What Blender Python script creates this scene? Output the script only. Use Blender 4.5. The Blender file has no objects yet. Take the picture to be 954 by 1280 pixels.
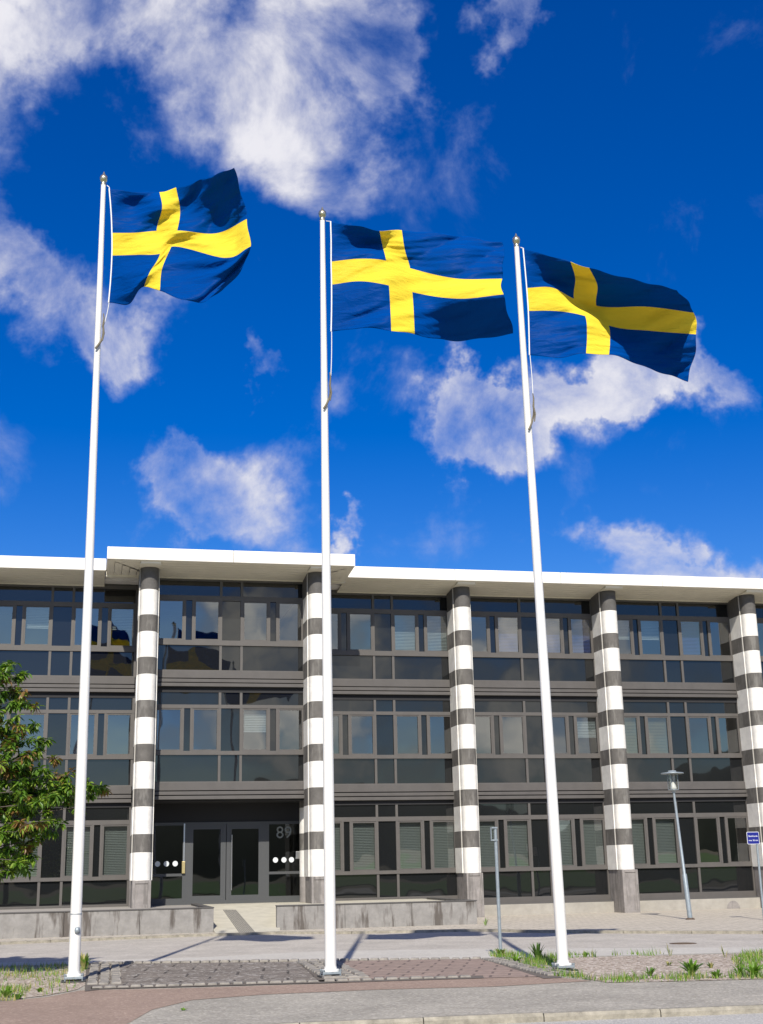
import bpy, bmesh, math, random
from mathutils import Vector, Matrix
random.seed(7)
R_ = math.radians
scn = bpy.context.scene
COL = scn.collection

# ------------------------------------------------------------------ camera
F, CX, CY = 1617.7, 477.0, 640.0
PITCH, ROLL, YAW, CAMZ = 0.27, -0.0214, 0.2253, 1.45
def _cam_axes():
    cy, sy, cp, sp = math.cos(YAW), math.sin(YAW), math.cos(PITCH), math.sin(PITCH)
    f = Vector((sy*cp, cy*cp, sp)); r = Vector((cy, -sy, 0)); u = r.cross(f)
    c, s = math.cos(ROLL), math.sin(ROLL)
    return r*c+u*s, -r*s+u*c, f
CR, CU, CF = _cam_axes()
cam = bpy.data.cameras.new('camera'); camo = bpy.data.objects.new('camera', cam); COL.objects.link(camo)
m = Matrix.Identity(4)
for i in range(3):
    m[i][0] = CR[i]; m[i][1] = CU[i]; m[i][2] = -CF[i]
m[2][3] = CAMZ
camo.matrix_world = m
cam.sensor_fit = 'VERTICAL'; cam.sensor_height = 36; cam.lens = F/1280*36
cam.clip_end = 5000; cam.clip_start = .1
scn.camera = camo
# survey of the photograph: directions of measured points
def ray(x, y): return CR*((x-CX)/F) - CU*((y-CY)/F) + CF
def atY(x, y, Y):
    d = ray(x, y); t = Y/d.y; return Vector((d.x*t, Y, CAMZ+d.z*t))
def atZ(x, y, Z):
    d = ray(x, y); t = (Z-CAMZ)/d.z; return Vector((d.x*t, d.y*t, Z))

# ------------------------------------------------------------------ materials
def mat(name, base, rough=.7, metal=0., spec=.5, noise=0., nscale=8., bump=0., bscale=40., detail=6):
    m = bpy.data.materials.new(name); m.use_nodes = True
    nt = m.node_tree; b = nt.nodes['Principled BSDF']
    b.inputs['Base Color'].default_value = (*base, 1); b.inputs['Roughness'].default_value = rough
    b.inputs['Metallic'].default_value = metal; b.inputs['Specular IOR Level'].default_value = spec
    tc = nt.nodes.new('ShaderNodeTexCoord')
    if noise:
        n = nt.nodes.new('ShaderNodeTexNoise'); n.inputs['Scale'].default_value = nscale
        n.inputs['Detail'].default_value = detail; n.inputs['Roughness'].default_value = .65
        nt.links.new(tc.outputs['Object'], n.inputs['Vector'])
        r = nt.nodes.new('ShaderNodeMapRange'); r.inputs[1].default_value = .3; r.inputs[2].default_value = .7
        r.inputs[3].default_value = 1-noise; r.inputs[4].default_value = 1+noise
        nt.links.new(n.outputs['Fac'], r.inputs[0])
        mx = nt.nodes.new('ShaderNodeVectorMath'); mx.operation = 'SCALE'
        mx.inputs[0].default_value = base; nt.links.new(r.outputs[0], mx.inputs['Scale'])
        nt.links.new(mx.outputs[0], b.inputs['Base Color'])
    if bump:
        n2 = nt.nodes.new('ShaderNodeTexNoise'); n2.inputs['Scale'].default_value = bscale; n2.inputs['Detail'].default_value = 5
        nt.links.new(tc.outputs['Object'], n2.inputs['Vector'])
        bp = nt.nodes.new('ShaderNodeBump'); bp.inputs['Strength'].default_value = bump; bp.inputs['Distance'].default_value = .02
        nt.links.new(n2.outputs['Fac'], bp.inputs['Height']); nt.links.new(bp.outputs[0], b.inputs['Normal'])
    return m
def N(nt, typ, **kw):
    n = nt.nodes.new(typ)
    for k, v in kw.items(): setattr(n, k, v)
    return n
def ramp(nt, src, stops):
    r = nt.nodes.new('ShaderNodeValToRGB'); e = r.color_ramp.elements
    e[0].position = stops[0][0]; e[0].color = (*stops[0][1], 1)
    e[1].position = stops[-1][0]; e[1].color = (*stops[-1][1], 1)
    for p, c in stops[1:-1]:
        q = e.new(p); q.color = (*c, 1)
    nt.links.new(src, r.inputs[0]); return r

def asphalt(name, dark, light, gscale=55., patch=.35, bump=.35):
    """aggregate-speckled asphalt with large soft wear patches"""
    m = bpy.data.materials.new(name); m.use_nodes = True; nt = m.node_tree; b = nt.nodes['Principled BSDF']
    b.inputs['Roughness'].default_value = .9; b.inputs['Specular IOR Level'].default_value = .25
    tc = N(nt, 'ShaderNodeTexCoord')
    v = N(nt, 'ShaderNodeTexVoronoi'); v.inputs['Scale'].default_value = gscale
    nt.links.new(tc.outputs['Object'], v.inputs['Vector'])
    sep = N(nt, 'ShaderNodeSeparateColor'); nt.links.new(v.outputs['Color'], sep.inputs[0])
    mid = tuple((a*.65+c*.35) for a, c in zip(dark, light))
    r = ramp(nt, sep.outputs[0], [(0, dark), (.35, mid), (.8, mid), (1, light)])
    n = N(nt, 'ShaderNodeTexNoise'); n.inputs['Scale'].default_value = .9; n.inputs['Detail'].default_value = 7; n.inputs['Roughness'].default_value = .7
    nt.links.new(tc.outputs['Object'], n.inputs['Vector'])
    mr = N(nt, 'ShaderNodeMapRange'); mr.inputs[1].default_value = .3; mr.inputs[2].default_value = .7
    mr.inputs[3].default_value = 1-patch*.5; mr.inputs[4].default_value = 1+patch*.5
    nt.links.new(n.outputs['Fac'], mr.inputs[0])
    sc = N(nt, 'ShaderNodeVectorMath', operation='SCALE'); nt.links.new(r.outputs[0], sc.inputs[0]); nt.links.new(mr.outputs[0], sc.inputs['Scale'])
    nt.links.new(sc.outputs[0], b.inputs['Base Color'])
    bp = N(nt, 'ShaderNodeBump'); bp.inputs['Strength'].default_value = bump; bp.inputs['Distance'].default_value = .01
    nt.links.new(v.outputs['Distance'], bp.inputs['Height']); nt.links.new(bp.outputs[0], b.inputs['Normal'])
    return m

def pavers(name, c1, c2, joint, sx, sy, rot, spots=0.):
    m = bpy.data.materials.new(name); m.use_nodes = True; nt = m.node_tree; b = nt.nodes['Principled BSDF']
    b.inputs['Roughness'].default_value = .9; b.inputs['Specular IOR Level'].default_value = .25
    tc = N(nt, 'ShaderNodeTexCoord'); mp = N(nt, 'ShaderNodeMapping'); mp.inputs['Rotation'].default_value = (0, 0, rot)
    nt.links.new(tc.outputs['Object'], mp.inputs['Vector'])
    br = N(nt, 'ShaderNodeTexBrick'); br.inputs['Color1'].default_value = (*c1, 1); br.inputs['Color2'].default_value = (*c2, 1)
    br.inputs['Mortar'].default_value = (*joint, 1); br.inputs['Scale'].default_value = 1.
    br.inputs['Brick Width'].default_value = sx; br.inputs['Row Height'].default_value = sy
    br.inputs['Mortar Size'].default_value = .022; br.inputs['Mortar Smooth'].default_value = .3
    nt.links.new(mp.outputs[0], br.inputs['Vector'])
    n = N(nt, 'ShaderNodeTexNoise'); n.inputs['Scale'].default_value = 6; n.inputs['Detail'].default_value = 8; n.inputs['Roughness'].default_value = .75
    nt.links.new(tc.outputs['Object'], n.inputs['Vector'])
    mr = N(nt, 'ShaderNodeMapRange'); mr.inputs[1].default_value = .3; mr.inputs[2].default_value = .7; mr.inputs[3].default_value = .72; mr.inputs[4].default_value = 1.25
    nt.links.new(n.outputs['Fac'], mr.inputs[0])
    sc = N(nt, 'ShaderNodeVectorMath', operation='SCALE'); nt.links.new(br.outputs['Color'], sc.inputs[0]); nt.links.new(mr.outputs[0], sc.inputs['Scale'])
    out = sc.outputs[0]
    if spots:
        n3 = N(nt, 'ShaderNodeTexNoise'); n3.inputs['Scale'].default_value = 9; n3.inputs['Detail'].default_value = 2; n3.inputs['Distortion'].default_value = 1.5
        nt.links.new(tc.outputs['Object'], n3.inputs['Vector'])
        rr = ramp(nt, n3.outputs['Fac'], [(0, (0,0,0)), (.585, (0,0,0)), (.61, (1,1,1)), (1, (1,1,1))])
        mx = N(nt, 'ShaderNodeMix', data_type='RGBA'); mx.inputs['B'].default_value = (.5, .47, .42, 1)
        ml = N(nt, 'ShaderNodeMath', operation='MULTIPLY'); ml.inputs[1].default_value = spots
        nt.links.new(rr.outputs[0], ml.inputs[0]); nt.links.new(ml.outputs[0], mx.inputs['Factor'])
        nt.links.new(out, mx.inputs['A']); out = mx.outputs['Result']
    nt.links.new(out, b.inputs['Base Color'])
    bp = N(nt, 'ShaderNodeBump'); bp.inputs['Strength'].default_value = .6; bp.inputs['Distance'].default_value = .012
    iv = N(nt, 'ShaderNodeMath', operation='SUBTRACT'); iv.inputs[0].default_value = 1; nt.links.new(br.outputs['Fac'], iv.inputs[1])
    nt.links.new(iv.outputs[0], bp.inputs['Height']); nt.links.new(bp.outputs[0], b.inputs['Normal'])
    return m

def gravel_mat(name):
    m = bpy.data.materials.new(name); m.use_nodes = True; nt = m.node_tree; b = nt.nodes['Principled BSDF']
    b.inputs['Roughness'].default_value = .95; b.inputs['Specular IOR Level'].default_value = .2
    tc = N(nt, 'ShaderNodeTexCoord'); v = N(nt, 'ShaderNodeTexVoronoi'); v.inputs['Scale'].default_value = 26
    nt.links.new(tc.outputs['Object'], v.inputs['Vector'])
    sep = N(nt, 'ShaderNodeSeparateColor'); nt.links.new(v.outputs['Color'], sep.inputs[0])
    r = ramp(nt, sep.outputs[1], [(0, (.22,.17,.13)), (.4, (.42,.35,.28)), (.8, (.55,.46,.38)), (1, (.75,.69,.6))])
    nt.links.new(r.outputs[0], b.inputs['Base Color'])
    bp = N(nt, 'ShaderNodeBump'); bp.inputs['Strength'].default_value = .9; bp.inputs['Distance'].default_value = .03; bp.invert = True
    nt.links.new(v.outputs['Distance'], bp.inputs['Height']); nt.links.new(bp.outputs[0], b.inputs['Normal'])
    return m

def streaked(name, base, stain, amount=.7, vs=.35, hs=5., thr=.5, bump=.15):
    """concrete with rain streaks that run down from the top edge (dirt with a shape of its own)"""
    m = bpy.data.materials.new(name); m.use_nodes = True; nt = m.node_tree; b = nt.nodes['Principled BSDF']
    b.inputs['Roughness'].default_value = .9; b.inputs['Specular IOR Level'].default_value = .2
    tc = N(nt, 'ShaderNodeTexCoord'); mp = N(nt, 'ShaderNodeMapping'); mp.inputs['Scale'].default_value = (hs, hs, vs)
    nt.links.new(tc.outputs['Object'], mp.inputs['Vector'])
    n = N(nt, 'ShaderNodeTexNoise'); n.inputs['Scale'].default_value = 1; n.inputs['Detail'].default_value = 5; n.inputs['Roughness'].default_value = .6
    nt.links.new(mp.outputs[0], n.inputs['Vector'])
    r = ramp(nt, n.outputs['Fac'], [(0, (0,0,0)), (thr, (0,0,0)), (thr+.09, (1,1,1)), (1, (1,1,1))])
    n2 = N(nt, 'ShaderNodeTexNoise'); n2.inputs['Scale'].default_value = 3.5; n2.inputs['Detail'].default_value = 8; n2.inputs['Roughness'].default_value = .7
    nt.links.new(tc.outputs['Object'], n2.inputs['Vector'])
    mr = N(nt, 'ShaderNodeMapRange'); mr.inputs[1].default_value = .3; mr.inputs[2].default_value = .7; mr.inputs[3].default_value = .75; mr.inputs[4].default_value = 1.2
    nt.links.new(n2.outputs['Fac'], mr.inputs[0])
    sc = N(nt, 'ShaderNodeVectorMath', operation='SCALE'); sc.inputs[0].default_value = base; nt.links.new(mr.outputs[0], sc.inputs['Scale'])
    mx = N(nt, 'ShaderNodeMix', data_type='RGBA'); mx.inputs['B'].default_value = (*stain, 1)
    ml = N(nt, 'ShaderNodeMath', operation='MULTIPLY'); ml.inputs[1].default_value = amount
    nt.links.new(r.outputs[0], ml.inputs[0]); nt.links.new(ml.outputs[0], mx.inputs['Factor']); nt.links.new(sc.outputs[0], mx.inputs['A'])
    nt.links.new(mx.outputs['Result'], b.inputs['Base Color'])
    bp = N(nt, 'ShaderNodeBump'); bp.inputs['Strength'].default_value = bump; bp.inputs['Distance'].default_value = .01
    n4 = N(nt, 'ShaderNodeTexNoise'); n4.inputs['Scale'].default_value = 40; nt.links.new(tc.outputs['Object'], n4.inputs['Vector'])
    nt.links.new(n4.outputs['Fac'], bp.inputs['Height']); nt.links.new(bp.outputs[0], b.inputs['Normal'])
    return m

def glass_mat(name, refl, tint, clear):
    """tinted window glass: mirror coat over a dark body, or over a see-through tint"""
    m = bpy.data.materials.new(name); m.use_nodes = True; nt = m.node_tree
    nt.nodes.remove(nt.nodes['Principled BSDF']); out = nt.nodes['Material Output']
    g = N(nt, 'ShaderNodeBsdfGlossy'); g.inputs['Roughness'].default_value = .015; g.inputs['Color'].default_value = (*refl, 1)
    tc = N(nt, 'ShaderNodeTexCoord')
    n = N(nt, 'ShaderNodeTexNoise'); n.inputs['Scale'].default_value = .9; n.inputs['Detail'].default_value = 1
    nt.links.new(tc.outputs['Object'], n.inputs['Vector'])
    bp = N(nt, 'ShaderNodeBump'); bp.inputs['Strength'].default_value = .22; bp.inputs['Distance'].default_value = .02
    nt.links.new(n.outputs['Fac'], bp.inputs['Height']); nt.links.new(bp.outputs[0], g.inputs['Normal'])
    if clear:
        d = N(nt, 'ShaderNodeBsdfTransparent'); d.inputs['Color'].default_value = (*tint, 1)
    else:
        d = N(nt, 'ShaderNodeBsdfDiffuse'); d.inputs['Color'].default_value = (*tint, 1)
    a = N(nt, 'ShaderNodeAddShader'); nt.links.new(g.outputs[0], a.inputs[0]); nt.links.new(d.outputs[0], a.inputs[1])
    nt.links.new(a.outputs[0], out.inputs['Surface']); return m

def cloth(name, c):
    m = bpy.data.materials.new(name); m.use_nodes = True; nt = m.node_tree
    nt.nodes.remove(nt.nodes['Principled BSDF']); out = nt.nodes['Material Output']
    tc = N(nt, 'ShaderNodeTexCoord')
    mp = N(nt, 'ShaderNodeMapping'); mp.inputs['Rotation'].default_value = (0, .5, 0); mp.inputs['Scale'].default_value = (3., 3., 11.)
    nt.links.new(tc.outputs['Object'], mp.inputs['Vector'])
    n = N(nt, 'ShaderNodeTexNoise'); n.inputs['Scale'].default_value = 1.; n.inputs['Detail'].default_value = 3; n.inputs['Distortion'].default_value = .6
    nt.links.new(mp.outputs[0], n.inputs['Vector'])
    bp = N(nt, 'ShaderNodeBump'); bp.inputs['Strength'].default_value = .5; bp.inputs['Distance'].default_value = .06
    nt.links.new(n.outputs['Fac'], bp.inputs['Height'])
    d = N(nt, 'ShaderNodeBsdfDiffuse'); d.inputs['Color'].default_value = (*c, 1); d.inputs['Roughness'].default_value = .6
    t = N(nt, 'ShaderNodeBsdfTranslucent'); t.inputs['Color'].default_value = (*c, 1)
    g = N(nt, 'ShaderNodeBsdfGlossy'); g.inputs['Roughness'].default_value = .45; g.inputs['Color'].default_value = (.5,.55,.6,1)
    for q in (d, t, g): nt.links.new(bp.outputs[0], q.inputs['Normal'])
    m1 = N(nt, 'ShaderNodeMixShader'); m1.inputs[0].default_value = .16
    nt.links.new(d.outputs[0], m1.inputs[1]); nt.links.new(t.outputs[0], m1.inputs[2])
    m2 = N(nt, 'ShaderNodeMixShader'); m2.inputs[0].default_value = .004
    nt.links.new(m1.outputs[0], m2.inputs[1]); nt.links.new(g.outputs[0], m2.inputs[2])
    nt.links.new(m2.outputs[0], out.inputs['Surface']); return m

def leaf_mat(name, c, trans=.35):
    m = bpy.data.materials.new(name); m.use_nodes = True; nt = m.node_tree
    b = nt.nodes['Principled BSDF']; out = nt.nodes['Material Output']
    b.inputs['Roughness'].default_value = .42; b.inputs['Specular IOR Level'].default_value = .4
    b.inputs['Base Color'].default_value = (*c, 1)
    t = N(nt, 'ShaderNodeBsdfTranslucent'); t.inputs['Color'].default_value = (c[0]*1.3, c[1]*1.5, c[2]*.6, 1)
    mx = N(nt, 'ShaderNodeMixShader'); mx.inputs[0].default_value = trans
    nt.links.new(b.outputs[0], mx.inputs[1]); nt.links.new(t.outputs[0], mx.inputs[2]); nt.links.new(mx.outputs[0], out.inputs['Surface'])
    return m

M = {}
M['white_pole'] = mat('white_lacquer', (.76,.75,.71), .35, noise=.05, nscale=1.2)
M['white_col'] = mat('white_render', (.78,.76,.71), .6, noise=.13, nscale=3, bump=.05)
M['grey_col'] = streaked('grey_concrete_band', (.135,.127,.116), (.23,.22,.20), .6, 1.2, 6., .52)
M['dark_col'] = mat('dark_column', (.10,.095,.09), .8, noise=.2)
M['seam'] = mat('pale_seam', (.42,.40,.36), .7)
M['plinth'] = streaked('pedestal_concrete', (.27,.25,.235), (.15,.14,.13), .75, .8, 7., .52)
M['frame'] = mat('taupe_metal', (.096,.088,.080), .5, noise=.08, nscale=3)
M['band'] = mat('taupe_panel', (.088,.081,.075), .55, noise=.12, nscale=2)
M['gap_shade'] = mat('dark_gap_and_shade', (.018,.018,.02), .8)  # dark joints, also shade painted under the bands and in the entrance recess
M['fascia'] = mat('white_fascia', (.82,.79,.72), .5, noise=.07, nscale=1.5)
M['soffit'] = mat('cream_soffit', (.72,.68,.55), .7, noise=.06, nscale=2)
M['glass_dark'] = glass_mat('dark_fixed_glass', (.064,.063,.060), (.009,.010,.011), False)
M['glass_win'] = glass_mat('window_glass', (.20,.198,.188), (.42,.45,.44), True)
M['glass_door'] = glass_mat('door_glass', (.085,.09,.09), (.35,.37,.36), True)
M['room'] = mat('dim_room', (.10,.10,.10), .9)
M['blind'] = mat('grey_green_blind', (.36,.38,.37), .6)
M['blind_tan'] = mat('tan_blind', (.30,.27,.19), .6)
M['blind_blue'] = mat('blue_curtain', (.07,.12,.42), .8)
M['blind_pale'] = mat('pale_blind', (.48,.52,.54), .7)
M['wall'] = streaked('stained_concrete_wall', (.26,.25,.235), (.085,.072,.062), .85, .5, 3.2, .52)
M['found'] = mat('foundation_concrete', (.33,.31,.27), .85, noise=.15, nscale=2.5, bump=.1)
M['coping'] = mat('coping', (.09,.085,.08), .7)
M['terrace'] = mat('terrace_slab', (.33,.31,.28), .9, noise=.1)
M['ramp'] = mat('ramp_concrete', (.50,.47,.38), .9, noise=.12, nscale=3, bump=.1)
M['mat_grey'] = mat('tactile_grey', (.22,.21,.19), .8, noise=.1)
M['doorframe'] = mat('grey_door_frame', (.065,.068,.07), .45)
M['steel'] = mat('brushed_steel', (.55,.55,.54), .3, .9)
M['galv'] = mat('galvanised_steel', (.30,.345,.37), .45, .35, noise=.12, nscale=14)
M['brass'] = mat('brass', (.62,.50,.24), .35, .7)
M['gold'] = mat('gilt_knob', (.62,.55,.38), .25, .85)
M['rope'] = mat('worn_rope', (.16,.14,.10), .9, noise=.3, nscale=60)
M['cord'] = mat('white_cord', (.8,.8,.78), .7)
M['black'] = mat('black_steel', (.03,.03,.03), .5)
M['dot'] = mat('white_film', (.62,.66,.68), .6)
M['dim_num'] = mat('frosted_film', (.20,.22,.21), .6)
M['sign_blue'] = mat('sign_blue', (.008,.014,.20), .4)
M['sign_white'] = mat('sign_white', (.75,.77,.8), .4)
M['lampglass'] = glass_mat('lamp_glass', (.1,.1,.1), (.75,.76,.74), True)
M['bulb'] = mat('white_bulb_cap', (.8,.8,.77), .4)
M['asphalt'] = asphalt('worn_asphalt', (.27,.25,.21), (.52,.48,.40), 34, .35)
M['road'] = asphalt('pale_road_asphalt', (.38,.35,.305), (.55,.51,.45), 26, .3, .2)
M['gutter'] = asphalt('gutter_concrete', (.46,.435,.385), (.58,.55,.49), 22, .15, .15)
M['street'] = asphalt('street_asphalt', (.34,.33,.30), (.62,.60,.55), 60, .15)
M['pink'] = asphalt('red_asphalt', (.26,.185,.145), (.44,.335,.26), 38, .22)
M['walk'] = pavers('sidewalk_slabs', (.51,.46,.385), (.48,.435,.36), (.37,.33,.27), .5, .35, 0.1)
M['pav1'] = pavers('brown_pavers', (.18,.155,.13), (.215,.185,.155), (.075,.064,.055), .75, .75, .15, .7)
M['pav2'] = pavers('reddish_pavers', (.34,.255,.21), (.30,.23,.19), (.17,.13,.11), .5, .33, .35, 0)
M['cobble'] = mat('granite_cobble', (.25,.23,.20), .85, noise=.3, nscale=9, bump=.3)
M['joint'] = mat('cobble_joint', (.13,.11,.09), .95, noise=.2)
M['kerb'] = mat('granite_kerb', (.29,.265,.21), .85, noise=.35, nscale=7, bump=.5, bscale=25)
M['gravel'] = gravel_mat('pea_gravel')
M['soil'] = mat('dry_ground', (.18,.16,.10), .95, noise=.3, nscale=1)
M['field'] = mat('lawn', (.09,.18,.03), .95, noise=.3, nscale=.4)
M['hill'] = mat('wooded_hill', (.022,.034,.014), .95, noise=.45, nscale=.06)
M['g1'] = leaf_mat('fresh_grass', (.17,.31,.035)); M['g2'] = leaf_mat('dark_weed', (.09,.18,.03)); M['g3'] = leaf_mat('dry_grass', (.42,.38,.15))
M['l1'] = leaf_mat('leaf_green', (.10,.20,.022)); M['l2'] = leaf_mat('leaf_light', (.23,.33,.04)); M['l3'] = leaf_mat('leaf_bronze', (.24,.14,.05)); M['l4'] = leaf_mat('leaf_dark', (.035,.075,.014))
M['bark'] = mat('bark', (.09,.075,.06), .9, noise=.3, nscale=15, bump=.4)
M['flag_blue'] = cloth('flag_blue', (.0, .066, .33)); M['flag_yellow'] = cloth('flag_yellow', (.88, .70, .06))
M['manhole'] = mat('cast_iron', (.12,.085,.06), .7, .3, noise=.25, nscale=20)

# ------------------------------------------------------------------ mesh helpers
class MB:
    def __init__(s): s.v = []; s.f = []; s.mi = []; s.mats = []; s.sm = []
    def slot(s, m):
        if m not in s.mats: s.mats.append(m)
        return s.mats.index(m)
    def add(s, vs, fs, m, smooth=False):
        o = len(s.v); s.v += [tuple(v) for v in vs]; k = s.slot(m)
        for f in fs: s.f.append(tuple(i+o for i in f)); s.mi.append(k); s.sm.append(smooth)
    def box(s, x0, x1, y0, y1, z0, z1, m):
        s.add([(x0,y0,z0),(x1,y0,z0),(x1,y1,z0),(x0,y1,z0),(x0,y0,z1),(x1,y0,z1),(x1,y1,z1),(x0,y1,z1)],
              [(0,3,2,1),(4,5,6,7),(0,1,5,4),(1,2,6,5),(2,3,7,6),(3,0,4,7)], m)
    def quad(s, a, b, c, d, m): s.add([a,b,c,d], [(0,1,2,3)], m)
    def prism(s, poly, z0, z1, m, smooth=False, caps=True):
        n = len(poly)
        vs = [(x,y,z0) for x,y in poly]+[(x,y,z1) for x,y in poly]
        fs = [(i,(i+1)%n,n+(i+1)%n,n+i) for i in range(n)]
        s.add(vs, fs, m, smooth)
        if caps: s.add(vs, [tuple(range(n))[::-1], tuple(range(n,2*n))], m)
    def lathe(s, c, prof, m, seg=20, smooth=True):
        vs = []; fs = []
        for r, z in prof:
            for k in range(seg):
                a = 2*math.pi*k/seg; vs.append((c[0]+r*math.cos(a), c[1]+r*math.sin(a), c[2]+z))
        for j in range(len(prof)-1):
            for k in range(seg):
                k2 = (k+1)%seg; fs.append((j*seg+k, j*seg+k2, (j+1)*seg+k2, (j+1)*seg+k))
        s.add(vs, fs, m, smooth)
        s.add(vs, [tuple(range(seg))[::-1], tuple(range((len(prof)-1)*seg, len(prof)*seg))], m)
    def tube(s, pts, rad, m, seg=8, smooth=True):
        pts = [Vector(p) for p in pts]
        if not isinstance(rad, (list, tuple)): rad = [rad]*len(pts)
        vs = []; fs = []; prev = None
        for i, p in enumerate(pts):
            d = (pts[min(i+1,len(pts)-1)]-pts[max(i-1,0)]).normalized()
            a = (Vector((0,0,1)) if abs(d.z) < .9 else Vector((1,0,0))) if prev is None else prev
            x = (a-d*a.dot(d)).normalized(); prev = x; y = d.cross(x)
            for k in range(seg):
                t = 2*math.pi*k/seg; vs.append(p+(x*math.cos(t)+y*math.sin(t))*rad[i])
        for i in range(len(pts)-1):
            for k in range(seg):
                k2 = (k+1)%seg; fs.append((i*seg+k, i*seg+k2, (i+1)*seg+k2, (i+1)*seg+k))
        s.add(vs, fs, m, smooth)
        s.add(vs, [tuple(range(seg))[::-1], tuple(range((len(pts)-1)*seg, len(pts)*seg))], m)
    def build(s, name, parent=None, origin=None):
        me = bpy.data.meshes.new(name)
        o3 = Vector(origin) if origin else Vector((0,0,0))
        me.from_pydata([(v[0]-o3.x, v[1]-o3.y, v[2]-o3.z) for v in s.v], [], s.f)
        for q in s.mats: me.materials.append(M[q] if isinstance(q, str) else q)
        me.polygons.foreach_set('material_index', s.mi); me.polygons.foreach_set('use_smooth', s.sm)
        me.update()
        o = bpy.data.objects.new(name, me); COL.objects.link(o)
        if parent: o.parent = parent
        if origin: o.location = origin
        return o
def bevel(o, w=.006, seg=2):
    b = o.modifiers.new('bevel', 'BEVEL'); b.width = w; b.segments = seg; b.limit_method = 'ANGLE'; return o
def tag(o, label=None, cat=None, group=None, kind=None):
    if label: o['label'] = label
    if cat: o['category'] = cat
    if group: o['group'] = group
    if kind: o['kind'] = kind
    return o
def empty(name, loc=(0,0,0)):
    o = bpy.data.objects.new(name, None); COL.objects.link(o); o.location = loc; o.empty_display_size = .2; return o
def poly_sheet(name, pts, m, kind='structure'):
    """a flat polygon sheet, triangulated"""
    me = bpy.data.meshes.new(name); bm = bmesh.new()
    f = bm.faces.new([bm.verts.new(p) for p in pts])
    bmesh.ops.triangulate(bm, faces=[f]); bm.normal_update()
    for q in bm.faces:
        if q.normal.z < 0: q.normal_flip()
    bm.to_mesh(me); bm.free(); me.materials.append(M[m])
    o = bpy.data.objects.new(name, me); COL.objects.link(o); o['kind'] = kind; return o

# ------------------------------------------------------------------ world and sun
SUN_AZ = .236          # shadows run away from the camera, this far towards +X from +Y
SUN_EL = R_(38.5)
W = bpy.data.worlds.new('World'); scn.world = W; W.use_nodes = True
nt = W.node_tree; bg = nt.nodes['Background']; bg.inputs['Strength'].default_value = .12
sky = N(nt, 'ShaderNodeTexSky', sky_type='NISHITA'); sky.sun_disc = False
sky.sun_elevation = SUN_EL; sky.altitude = 0; sky.air_density = 1.0; sky.dust_density = .2; sky.ozone_density = 3.5
sdir = Vector((-math.sin(SUN_AZ)*math.cos(SUN_EL), -math.cos(SUN_AZ)*math.cos(SUN_EL), math.sin(SUN_EL)))
sky.sun_rotation = math.atan2(sdir.x, sdir.y)
hs = N(nt, 'ShaderNodeHueSaturation'); hs.inputs['Saturation'].default_value = 1.48; hs.inputs['Value'].default_value = .9
hs.inputs['Hue'].default_value = .522
nt.links.new(sky.outputs[0], hs.inputs['Color'])
tc = N(nt, 'ShaderNodeTexCoord')
nz = N(nt, 'ShaderNodeTexNoise'); nz.inputs['Scale'].default_value = 10; nz.inputs['Detail'].default_value = 13; nz.inputs['Roughness'].default_value = .6; nz.inputs['Distortion'].default_value = .25
nt.links.new(tc.outputs['Generated'], nz.inputs['Vector'])
wn = N(nt, 'ShaderNodeTexNoise'); wn.inputs['Scale'].default_value = 9; wn.inputs['Detail'].default_value = 6; wn.inputs['Roughness'].default_value = .6
nt.links.new(tc.outputs['Generated'], wn.inputs['Vector'])
ws = N(nt, 'ShaderNodeVectorMath', operation='MULTIPLY_ADD'); nt.links.new(wn.outputs['Color'], ws.inputs[0]); ws.inputs[1].default_value = (.17,.17,.17); ws.inputs[2].default_value = (-.085,-.085,-.085)
wv = N(nt, 'ShaderNodeVectorMath', operation='ADD'); nt.links.new(tc.outputs['Generated'], wv.inputs[0]); nt.links.new(ws.outputs[0], wv.inputs[1])
def cloud(px, py, rx, ry, amp):
    c = ray(px, py).normalized(); k = F/1.0
    sb = N(nt, 'ShaderNodeVectorMath', operation='SUBTRACT'); nt.links.new(wv.outputs[0], sb.inputs[0]); sb.inputs[1].default_value = c
    ml = N(nt, 'ShaderNodeVectorMath', operation='MULTIPLY'); nt.links.new(sb.outputs[0], ml.inputs[0]); rx *= 1.14; ry *= 1.14; ml.inputs[1].default_value = (k/rx, k/rx, k/ry)
    ln = N(nt, 'ShaderNodeVectorMath', operation='LENGTH'); nt.links.new(ml.outputs[0], ln.inputs[0])
    mr = N(nt, 'ShaderNodeMapRange', interpolation_type='SMOOTHSTEP'); mr.inputs[1].default_value = 1.5; mr.inputs[2].default_value = .1
    mr.inputs[3].default_value = 0; mr.inputs[4].default_value = amp*1.15
    nt.links.new(ln.outputs['Value'], mr.inputs[0]); return mr.outputs[0]
CL = [(-30,70,85,120,.75),(80,10,110,55,.42),(280,140,110,75,.42),(300,190,50,38,.30),(440,40,90,60,.60),(490,115,55,60,.50),(190,20,120,60,.46),(340,85,160,80,.28),(400,180,80,45,.26),(632,34,52,66,1.0),(190,110,60,50,.22),
      (5,290,60,75,.78),(70,385,90,65,.75),(150,425,55,45,.55),(235,590,65,80,.70),(315,640,75,75,.72),(215,640,60,50,.45),(322,470,20,26,.50),(268,540,34,30,.45),
      (590,525,85,66,1.0),(575,490,50,40,.5),(700,487,110,48,1.0),(815,468,90,36,.85),(605,580,68,48,.85),(905,485,60,45,.42),(830,742,140,42,1.1),(425,672,32,15,.75),
      (435,510,40,40,.42),(465,215,60,32,.36),(380,235,40,28,.34),(80,150,50,45,.18),(440,570,40,26,.28)]
acc = None
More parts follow.
